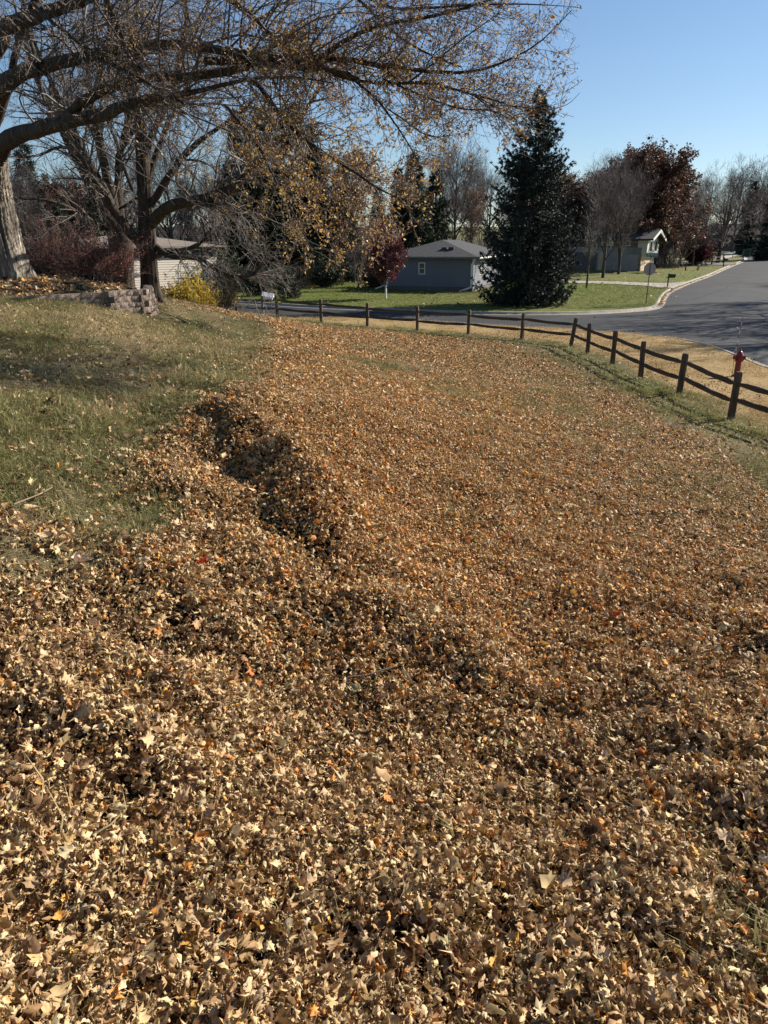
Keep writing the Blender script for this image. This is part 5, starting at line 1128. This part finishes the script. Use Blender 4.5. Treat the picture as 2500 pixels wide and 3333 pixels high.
# far wood line, farther away and too thin to tell one by one
random.seed(21)
for k in range(30):
    px_ = -350 + k * 105 + random.uniform(-40, 40); Y_ = random.uniform(150, 200)
    pr = random.choice([bareA, bareB, bareA, brownT, mids, pine])
    side = ['far left behind the huge trunk', 'behind the beige house', 'behind the spruces', 'behind the wine red maple', 'behind the grey roof', 'behind the big spruce', 'behind the russet oak', 'beyond the low dark house'][int(np.clip((px_ + 350) // 400, 0, 7))]
    put(pr, 0, 0, 'distant %s in the wood closing the view, %s' % ({'bare_tree': 'bare tree', 'brown_leaf_tree': 'brown-leaved tree', 'dark_spruce': 'dark evergreen', 'slim_spruce': 'slim evergreen'}[pr.name.split('.')[0]], side), base=at_(px_, Y_), s=random.uniform(.85, 1.15) * (1.15 if px_ < 2000 else 1.0), group='distant trees closing the view')
tq = np.random.default_rng(77); nT = 11000; tx = tq.uniform(-85, 38, nT); ty = tq.uniform(98, 118, nT) + .25 * np.abs(tx + 20) * 0; K_ = 4
X_ = np.empty((nT, K_, 3)); X_[:, 0] = np.c_[tx, ty, h0(tx, ty) - .1]; dT = nrmz(np.c_[tq.normal(0, .35, nT), tq.normal(0, .3, nT), np.ones(nT)]); sT = (tq.uniform(1.2, 5.5, nT) * (.6 + .8 * vnoise(tx * .12, ty * 0, 9)) / (K_ - 1))[:, None]
for k_ in range(1, K_): dT = nrmz(dT + tq.normal(0, .18, (nT, 3))); X_[:, k_] = X_[:, k_ - 1] + dT * sT
thk = obj('thicket', np_mesh('thicket', *tubes(X_, np.full((nT, K_), .05) * np.linspace(1, .4, K_), 3), twig_far)); tag(thk, 'grey-brown thicket of bare brush along the back, behind the houses and evergreens', 'thicket', kind='stuff')
# trees that stand out of the picture to the right and throw their shadows over the street
for k, (x_, y_, s_, pr) in enumerate([(31, 46, 1.0, streetT), (37, 53, 1.15, streetT), (30, 38, .95, streetT), (43, 62, 1.2, streetT), (41, 49, 1.1, streetT), (35, 42, 1.0, streetT), (58, 84, 1.1, bareA)]):
    put(pr, 0, 0, 'bare street tree beyond the right edge of the view, throwing branch shadows over the asphalt', base=np.array([x_, y_, float(roadz(x_, y_)) + .13]), s=s_, group='bare trees across the street at right')

# ---- young evergreens on the lawn by the road
for (u, v, s_, lb) in [(1128, 1052, 0, ''), (0, 0, 0, '')][:0]: pass
yl = [(937, 972, .95, 'young evergreen on the far lawn right of the white mailbox, the bushiest of the row'), (960, 966, .5, 'tiny evergreen seedling hugging the right side of the bushiest young evergreen'), (868, 962, .85, 'dark young evergreen directly behind the white mailbox'), (822, 964, .90, 'young evergreen just left of the white mailbox'), (772, 955, .85, 'young evergreen second from the left in the lawn row'), (742, 955, 1.1, 'tall young evergreen at the left end of the lawn row')]
for (u, v, s_, lb) in yl: put(sm, 0, 0, lb, base=G(u, v), s=s_ * .95, group='young evergreens on the far lawn', cat='evergreen')

# ---- shrubs
def shrub(name, g, label, W, H, m, nleaf, ls, nst, n2, seed, stemm=twig_m, up=.12, cat='shrub', spread=60, rmin=.004, asp=.7, t0=.15):
    q = np.random.default_rng(seed); root = empty(name, g, label, cat)
    a = q.uniform(0, 6.28, nst); el = np.radians(90 - q.uniform(5, spread, nst)); d = np.c_[np.cos(a) * np.cos(el) * W / H, np.sin(a) * np.cos(el) * W / H * .8, np.sin(el)]
    K = 7; X = np.empty((nst, K, 3)); cur = np.c_[q.normal(0, W * .12, nst), q.normal(0, W * .12, nst), np.full(nst, -.05)]; X[:, 0] = cur; st = H * q.uniform(.75, 1.1, nst)[:, None] / (K - 1)
    for k_ in range(1, K): d = d + q.normal(0, .09, (nst, 3)) + np.array([0, 0, up * (1 - k_ / K) - .06]); cur = cur + d * st; X[:, k_] = cur
    Rr = np.linspace(.012, .004, K)[None] * np.ones((nst, 1)) * (H / 2)
    x3, r3 = grow(X, Rr, n2, q, t=(t0, 1), ang=(20, 55), length=(H * .15, H * .35), K=5, wander=.14, trop=(0, 0, .05), rfac=.6, rmin=rmin, tip=.6)
    pack('stems', [tubes(X, Rr, 4)], stemm, root, (0, 0, 0)); pack('twigs', [tubes(x3, r3, 3)], stemm, root, (0, 0, 0), kind='stuff')
    if nleaf: pack('leaves', [leaf_quads(x3, nleaf, q, ls, off=ls * .5, aspect=asp)], m, root, (0, 0, 0), False, 'stuff')
    return root
gb = lambda px_, Y_, py_=940: (lambda p_: np.array([p_[0], Y_, float(h0(p_[0], Y_))]))(P(px_, py_, Y_))
for (px_, Y_, W_, H_, lb, sd) in [(330, 23.4, 1.9, 1.45, 'large rounded bush of dull red twigs and berries behind the block wall', 61), (200, 24.5, 2.0, 1.65, 'taller red-twigged bush arching out behind the huge trunk', 62)]:
    p_ = P(px_, 935, Y_); g = np.array([p_[0], Y_, float(hbed(p_[0], Y_)) if bed(p_[0], Y_) > 0 else float(h0(p_[0], Y_))]); g[2] = max(g[2], 2.6)
    shrub('red_bush', g, lb, W_, H_, redbush, 9000, .034, 130, 2600, sd, stemm=twig_m, spread=55, rmin=.0035, t0=.3)
g = gb(640, 29.5, 985); shrub('yellow_shrub', g + np.array([0, 0, -.15]), 'bright yellow-leaved shrub right of the dark maple trunk', 1.5, 1.1, yellow, 4500, .075, 60, 800, 63, spread=60)
g = gb(585, 30.5, 985); shrub('brown_shrub', g, 'low brown twiggy shrub between the maple trunk and the yellow shrub', 1.0, .9, brownleaf, 2200, .05, 50, 600, 64, stemm=twig_far)
p_ = G(735, 1012); shrub('dark_shrub', p_, 'dark wispy bare shrub growing through the left end of the fence', .9, 1.35, None, 0, 0, 60, 900, 65, stemm=bark_dk, spread=45)
g = G(2268, 862); shrub('wine_shrub', g, 'rounded dark wine red shrub at the side driveway', 3.0, 3.2, wine, 14000, .16, 90, 900, 66, spread=62, rmin=.01)
g = gb(640, 52, 915); shrub('grey_shrub', g, 'grey-green bushy shrub against the wall of the beige house', 2.2, 2.3, needle2, 5000, .08, 80, 1200, 67, stemm=twig_pale, rmin=.006)
g = G(2100, 860); shrub('garden_shrub', g + np.array([0, 1.2, 0]), 'low brown garden shrub under the white gable', 1.3, 1.1, brownleaf, 2500, .09, 50, 400, 68, rmin=.008)
# hedge line of dark woodland edge left of the wine maple
for k, (px_, Y_, W_, H_) in enumerate([(715, 62, 2.6, 2.4), (1060, 68, 2.6, 2.4), (1215, 68, 2.4, 2.2)]):
    shrub('dense_bush', at_(px_, Y_), ['dark dense bush at the left end of the back lawn edge', 'dark dense bush under the spruces by the picket fence', 'dark bush between the wine red maple and the trees'][k], W_, H_, needle2, 7000, .12, 80, 800, 70 + k, stemm=bark_dk, rmin=.01, spread=65)
# ================================================================= HOUSES
def lap(name, base, lite): return surf(name, [(.3, tuple(np.array(base) * .9)), (.7, base)], 1.5, .6, .1, 30)
sid_grey = lap('siding_grey', (.15, .162, .185), None); sid_beige = lap('siding_taupe', (.52, .46, .38), None); trim_w = surf('trim_white', [(.3, (.68, .68, .66)), (.7, (.76, .76, .74))], 2, .5, .05)
roof_dk = surf('shingle_grey', [(.3, (.028, .028, .030)), (.55, (.055, .056, .060)), (.8, (.09, .09, .095))], 5, .9, .8, 12, stretch=(1, 1, 3)); roof_br = surf('shingle_brown', [(.3, (.12, .10, .085)), (.55, (.20, .17, .145)), (.8, (.27, .235, .20))], 5, .9, .8, 12)
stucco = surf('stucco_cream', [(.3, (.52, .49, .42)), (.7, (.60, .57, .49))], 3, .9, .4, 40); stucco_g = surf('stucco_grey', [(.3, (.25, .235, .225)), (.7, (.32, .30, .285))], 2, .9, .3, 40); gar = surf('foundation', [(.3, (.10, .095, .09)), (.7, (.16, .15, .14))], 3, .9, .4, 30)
tanp = surf('tan_pillar', [(.3, (.48, .36, .22)), (.7, (.56, .44, .29))], 4, .8, .3, 20)
def glass(name, c=(.03, .04, .05)):
    m, t, p, o = new_mat(name); p.inputs['Base Color'].default_value = (*c, 1); p.inputs['Roughness'].default_value = .06; p.inputs['Specular IOR Level'].default_value = .9; return m
gl = glass('window_glass')
def siding(parent, a, b, z0, z1, m, hh=.15, holes=(), th=.03, name='siding_board'):
    """lapped boards from a to b (local xy), outward normal to the right of a->b"""
    a, b = Vector(a), Vector(b); d = (b - a); L = d.length; d /= L; n = Vector((d.y, -d.x)); z = z0; k = 0; cache = {}
    while z < z1 - .01:
        top = min(z + hh, z1); segs = [(0, L)]
        for (u0, u1, w0, w1) in holes:
            if w0 < top - .01 and w1 > z + .01:
                segs = [s for (s0, s1) in segs for s in ((s0, min(s1, u0)), (max(s0, u1), s1)) if s[1] - s[0] > .02]
        for (s0, s1) in segs:
            key = (round(s0, 3), round(s1, 3), round(top - z, 3)); me = cache.get(key)
            if me is None:
                V = []; 
                for u in (s0, s1):
                    p0 = a + d * u; V += [(*(p0 + n * th), 0), (*(p0 + n * .002), top - z + .012), (*(p0 - n * .02), top - z + .012), (*(p0 - n * .02), 0)]
                mb = MB().add(V, [(0, 1, 2, 3), (4, 5, 6, 7), (0, 4, 5, 1), (0, 3, 7, 4), (1, 5, 6, 2)]); o = mb.build(name, m, parent, (0, 0, z)); cache[key] = o.data
            else: obj(name, me, parent, (0, 0, z))
        z = top; k += 1
def window(parent, a, d2, u, w, z0, z1, n, frame=None, rows_=1, cols=1, depth=.05):
    """a: origin vec2, d2 unit dir, u centre"""
    ang_ = math.atan2(d2.y, d2.x); c = a + d2 * u; f = .07
    m = MB(); W = w; H = z1 - z0
    for (cx, cz, sx, sz) in ((0, H - f / 2, W, f), (0, f / 2, W, f), (-W / 2 + f / 2, H / 2, f, H - 2 * f), (W / 2 - f / 2, H / 2, f, H - 2 * f)): m.box((cx, 0, cz), (sx, .09, sz))
    for r_ in range(1, rows_): m.box((0, .0, H * r_ / rows_), (W - 2 * f, .05, .04))
    for c_ in range(1, cols): m.box((-W / 2 + W * c_ / cols, .004, H / 2), (.04, .05, H - 2 * f))
    o = m.build('window', frame or trim_w, parent, (c.x + n.x * .02, c.y + n.y * .02, z0), (0, 0, ang_))
    MB().box((0, .015, H / 2), (W - 2 * f, .01, H - 2 * f)).build('pane', gl, o); return o
def core(parent, pts, z0, z1, m, name='wall'):
    return MB().prism(pts, z0, z1).build(name, m, parent)
def house(name, c1, ang_end, wEnd, lSide, eave, rise, label, side_m, roof_m, hip=True, over=.45, trim=None):
    """c1: near corner; end wall runs from c1 leftwards at angle ang_end, the long side runs away to the right"""
    root = empty(name, c1, label, 'house'); e = Vector((math.cos(ang_end), math.sin(ang_end))); s = Vector((-e.y, e.x)) if (-e.y * 0 + e.x) and (Vector((-e.y, e.x)).y > 0) else Vector((e.y, -e.x))
    A = Vector((0, 0)); B_ = e * wEnd; C_ = e * wEnd + s * lSide; D_ = s * lSide
    return root, e, s, A, B_, C_, D_
def hip_roof(root, e, s, A, wEnd, lSide, z, rise, over, m, hipl, name='roof', gable=False):
    a = A - e * over - s * over; b = A + e * (wEnd + over) - s * over; c = A + e * (wEnd + over) + s * (lSide + over); d = A - e * over + s * (lSide + over)
    mid0 = A + e * wEnd / 2 - s * over; hl = 0 if gable else hipl
    r0 = mid0 + s * hl; r1 = A + e * wEnd / 2 + s * (lSide + over - hl)
    V = [(*a, z), (*b, z), (*c, z), (*d, z), (*r0, z + rise), (*r1, z + rise)]; V2 = [(v[0], v[1], v[2] - .14) for v in V]
    F = [(0, 1, 4), (1, 2, 5, 4), (2, 3, 5), (3, 0, 4, 5)]
    mb = MB().add(V + V2, F + [tuple(i + 6 for i in f)[::-1] for f in F] + [(0, 6, 7, 1), (1, 7, 8, 2), (2, 8, 9, 3), (3, 9, 6, 0)])
    return mb.build(name, m, root), (a, b, c, d, r0, r1)
# grey house
c1 = P(1538, 940, 62.0); c1[2] = float(h0(c1[0], c1[1])); c0 = P(1262, 947, 64.5)
root = empty('grey_house', c1, 'grey-sided house with a hip roof and white corner trim, left of the big spruce', 'house')
e = Vector((c0[0] - c1[0], c0[1] - c1[1])); wE = e.length; e.normalize(); s = Vector((-e.y, e.x)); s = s if s.y > 0 else -s
sd = Vector((s.x * 1, s.y)); LS = 13.0
zb = .12; ze = P(1554, 842, 62)[2] - c1[2]; A = Vector((0, 0))
# the long side swings right so that its sunlit wall shows
core(root, [A, e * wE, e * wE + s * LS, s * LS], -.4, ze + .1, gar)
def off_board(p0, p1, z0, z1, holes=()): siding(root, p0, p1, z0, z1, sid_grey, .165, holes)
hl = (wE - 1.52 * 1.0, wE - .55, 1.15, 2.15)
ux0 = (1538 - 1375) * pxw(62, 880); ux1 = (1538 - 1352) * pxw(62, 880)
wz0 = P(1360, 894, 62.8)[2] - c1[2]; wz1 = P(1360, 855, 62.8)[2] - c1[2]
nE = Vector((-s.x, -s.y))
siding(root, e * wE + nE * .03, A + nE * .03, .35, ze, sid_grey, .155, [(wE - ux1, wE - ux0, wz0, wz1)])
nS = -e
siding(root, nS * .03 + s * 0, s * LS + nS * .03, .35, ze, sid_grey, .155, [(2.0, 3.6, 1.2, ze - .25)])
window(root, A, e, (ux0 + ux1) / 2, ux1 - ux0, wz0, wz1, nE, rows_=2)
window(root, A, s, 2.8, 1.6, 1.2, ze - .25, nS, rows_=2, cols=2)
for (c_, nm) in ((A, 0), (e * wE, 0)): MB().box((c_.x - s.x * .04, c_.y - s.y * .04, ze / 2 + .15), (.13, .13, ze - .25), rz=math.atan2(e.y, e.x)).build('corner_trim', trim_w, root)
rf, cor = hip_roof(root, e, s, A, wE, LS, ze + .14, P(1460, 780, 65.5)[2] - c1[2] - ze - .14, .5, roof_dk, 4.2)
MB().bar((*(cor[0] + nE * .06), ze + .06), (*(cor[1] + nE * .06), ze + .06), .075, .075, 6).build('gutter', sid_grey, root)
MB().bar((*(cor[0] + nS * .06), ze + .06), (*(cor[3] + nS * .06), ze + .06), .075, .075, 6).build('gutter', trim_w, root)
dsp = MB(); p0 = Vector((*(cor[0] + e * .25 + s * .1), ze)); p1 = Vector((A.x - .0 + nE.x * .12 + e.x * .12, A.y + nE.y * .12 + e.y * .12, ze - .45)); p2 = Vector((p1.x, p1.y, .35)); p3 = p2 + Vector((e.x * .8 + nE.x * .5, e.y * .8 + nE.y * .5, -.3))
dsp.bar(p0, p1, .055, .055, 6); dsp.bar(p1, p2, .055, .055, 6); dsp.bar(p2, p3, .07, .07, 6); dsp.build('downspout', trim_w, root)
p4 = e * (wE - .1) + nE * .12; q4 = MB(); q4.bar((*p4, .5), (*(p4 + e * .9 + nE * .7), .12), .06, .06, 6); q4.build('downspout_elbow', trim_w, root)
for (f, hh) in ((.30, .62), (.38, .60)): 
    v = e * wE * f + s * 1.3; MB().box((v.x, v.y, ze + hh + .13), (.42, .36, .22), rz=math.atan2(e.y, e.x)).build('roof_vent', surf('vent%d' % (f * 100), [(.3, (.03, .03, .03)), (.7, (.05, .05, .05))], 3, .6, 0), root)
v = e * wE / 2 + s * 4.8; MB().lathe([(.12, 0), (.12, .5), (.18, .5), (.18, .65)], (v.x, v.y, ze + 1.2), 8).build('chimney_pipe', black, root)

# beige house behind the maples
YB_ = 58.0; c0 = P(330, 905, 53.5); c1b = P(708, 905, 61.5); gz = .55
root2 = empty('beige_house', (c1b[0], c1b[1], gz), 'low taupe-sided house with a brown roof behind the dark maple and yellow shrub', 'house')
e = Vector((c0[0] - c1b[0], c0[1] - c1b[1])); wE = e.length; e.normalize(); s = Vector((-e.y, e.x)); s = s if s.y > 0 else -s; nE = -s; ze = P(600, 806, 57.5)[2] - gz; LS = 8.0; A = Vector((0, 0))
core(root2, [A, e * wE, e * wE + s * LS, s * LS], -.6, ze, gar)
dkr = surf('eave_shade', [(.3, (.05, .045, .04)), (.7, (.08, .07, .065))], 2, .8, .1)
siding(root2, e * wE + nE * .04, A + nE * .04, .2, ze - .75, sid_beige, .17); core(root2, [A + nE * .04, e * wE + nE * .04, e * wE + nE * .01, A + nE * .01], ze - .75, ze - .02, dkr, 'eave_shade_band')  # dark strip under the eave: its shade built as a coloured band
for u in (2.0, 4.2, 6.6): window(root2, A, e, u, .9, ze - 1.75 if u > 6 else ze - .72, ze - .1, nE)
siding(root2, -e * .04, s * LS - e * .04, .2, ze, sid_beige, .17)
hip_roof(root2, s, e, A, LS, wE, ze + .1, P(600, 770, 61)[2] - gz - ze - .1, .6, roof_br, 3.5)
# small dark house / garage at far left behind the red bush
c = P(215, 925, 46); root3 = empty('garage', (c[0], c[1], -.15), 'small dark blue-grey garage glimpsed behind the red bush', 'garage')
sidb = lap('siding_bluegrey', (.14, .155, .18), None)
core(root3, [(-2.6, 0), (2.4, 0), (2.4, 5), (-2.6, 5)], -1.2, 2.0, gar); siding(root3, (-2.6, -.03), (2.4, -.03), -.3, 2.0, sidb, .2, [(-0 + 1.2, 3.6, -.3, 1.6)])
MB().box((-.2, -.05, .65), (2.4, .05, 1.9)).build('garage_door', sidb, root3)
hip_roof(root3, Vector((1, 0)), Vector((0, 1)), Vector((-2.6, 0)), 5, 5, 2.1, 1.2, .4, roof_dk, 0, gable=True)
# gabled house beyond the oak
Yg = 92.0; k_ = pxw(Yg, 800); cN = P(2084, 860, Yg); gz = float(h0(cN[0], cN[1])); cN[2] = gz
root4 = empty('gabled_house', cN, 'cream house with a steep sunlit gable and two tall narrow windows past the stop sign', 'house')
zt = lambda py_, Y_=Yg: P(2084, py_, Y_)[2] - gz
s4 = Vector((.235, .97)).normalized(); s4 = Vector((.53, .85)).normalized(); e4 = Vector((-s4.y, s4.x)); wG = 5.6
zpk, zev, zbt = zt(752), zt(778), zt(829)
def gface(z0, z1, out_=0): return
# ground floor: long grey wall towards the camera, running left
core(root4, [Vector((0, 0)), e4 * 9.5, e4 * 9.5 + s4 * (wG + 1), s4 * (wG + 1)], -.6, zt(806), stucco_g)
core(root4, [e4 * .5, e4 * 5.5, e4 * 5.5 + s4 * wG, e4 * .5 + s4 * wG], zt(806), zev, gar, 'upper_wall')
# projecting upper gable bay
o_ = -e4 * .6
def ext(z): return z
V = []; 
for off_ in (0, 2.4):
    b0 = -e4 * .6 + e4 * off_
    V += [(*b0, zbt), (*(b0 + s4 * wG), zbt), (*(b0 + s4 * wG), zev), (*(b0 + s4 * wG / 2), zpk), (*b0, zev)]
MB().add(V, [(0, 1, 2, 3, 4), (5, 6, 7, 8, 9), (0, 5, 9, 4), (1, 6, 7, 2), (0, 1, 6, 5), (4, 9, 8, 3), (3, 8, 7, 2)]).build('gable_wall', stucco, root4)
core(root4, [-e4 * .05, e4 * .3, e4 * .3 + s4 * wG * .9, -e4 * .05 + s4 * wG * .9], -.2, zbt - .02, tanp, 'porch_pier')
# gable roof slopes
for sgn in (0, 1):
    eb = -e4 * 1.3; w2 = s4 * (wG / 2); m0 = eb + w2; a0 = eb + (s4 * (wG + .5) if sgn else -s4 * .5); rt = (zpk - zev) / (wG / 2); za = zpk - rt * (wG / 2 + .5)
    V = [(*m0, zpk + .02), (*a0, za), (*(a0 + e4 * 7.2), za), (*(m0 + e4 * 7.2), zpk + .02)]; V2 = [(x_, y_, z_ + .18) for x_, y_, z_ in V]
    MB().add(V + V2, [(0, 1, 2, 3), (4, 5, 6, 7), (0, 4, 5, 1), (1, 5, 6, 2), (2, 6, 7, 3), (3, 7, 4, 0)]).build('roof_slope', roof_dk, root4)
    V = [(*(m0 - e4 * .03), zpk - .12), (*(a0 - e4 * .03), za - .12), (*(a0 - e4 * .03), za + .2), (*(m0 - e4 * .03), zpk + .22)]; V2 = [(x_ + e4.x * .05, y_ + e4.y * .05, z_) for x_, y_, z_ in V]
    MB().add(V + V2, [(0, 1, 2, 3), (4, 5, 6, 7), (0, 4, 5, 1), (1, 5, 6, 2), (2, 6, 7, 3), (3, 7, 4, 0)]).build('bargeboard', trim_w, root4)
for u in (1.55, 4.05): window(root4, Vector(-e4 * .6), s4, u, 1.35, zt(820), zt(783), -e4, rows_=1)
for u in (1.6, 3.6): window(root4, Vector((0, 0)) + e4 * .5, e4, u, 1.4, zt(800), zt(783), -s4, cols=2)
MB().box((*(e4 * 4.7 - s4 * .1), .9), (.5, .4, 2.6), rz=math.atan2(e4.y, e4.x)).build('pillar', tanp, root4)
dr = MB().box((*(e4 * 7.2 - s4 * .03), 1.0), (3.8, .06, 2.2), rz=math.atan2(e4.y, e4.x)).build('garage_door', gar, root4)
# low dark house on the far slope
c = P(2440, 800, 158); gz = float(h0(c[0], c[1])); root5 = empty('low_house', (c[0], c[1], gz), 'low dark house in the shade at the top of the far driveway', 'house')
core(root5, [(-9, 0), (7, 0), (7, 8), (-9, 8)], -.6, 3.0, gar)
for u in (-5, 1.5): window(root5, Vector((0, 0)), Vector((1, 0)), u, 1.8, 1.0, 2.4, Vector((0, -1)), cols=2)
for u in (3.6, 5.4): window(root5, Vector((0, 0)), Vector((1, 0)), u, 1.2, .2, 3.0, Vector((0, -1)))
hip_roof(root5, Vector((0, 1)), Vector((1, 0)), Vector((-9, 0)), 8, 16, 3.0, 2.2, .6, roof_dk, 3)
# dark picket fence at the back of the left lawn
a = Vector(at_(700, 64)[:2]); b = Vector(at_(1120, 71)[:2]); L = (b - a).length; dd = (b - a) / L; za = float(h0(a.x, a.y))
pf = empty('picket_fence', (a.x, a.y, za), 'dark board fence half hidden under the spruces at the back of the lawn', 'fence')
pm = MB().box((0, 0, .9), (.14, .03, 1.8)).build('picket', dk, pf, (0, 0, 0), (0, 0, math.atan2(dd.y, dd.x))).data
n = int(L / .19)
for k in range(1, n):
    x_, y_ = dd.x * k * .19, dd.y * k * .19; obj('picket', pm, pf, (x_, y_, float(h0(a.x + x_, a.y + y_)) - za), (0, 0, math.atan2(dd.y, dd.x)))
for z in (.4, 1.4): MB().bar((0, .05, z), (b.x - a.x, b.y - a.y + .05, z + float(h0(b.x, b.y)) - za), .04, .04, 4).build('rail', dk, pf)
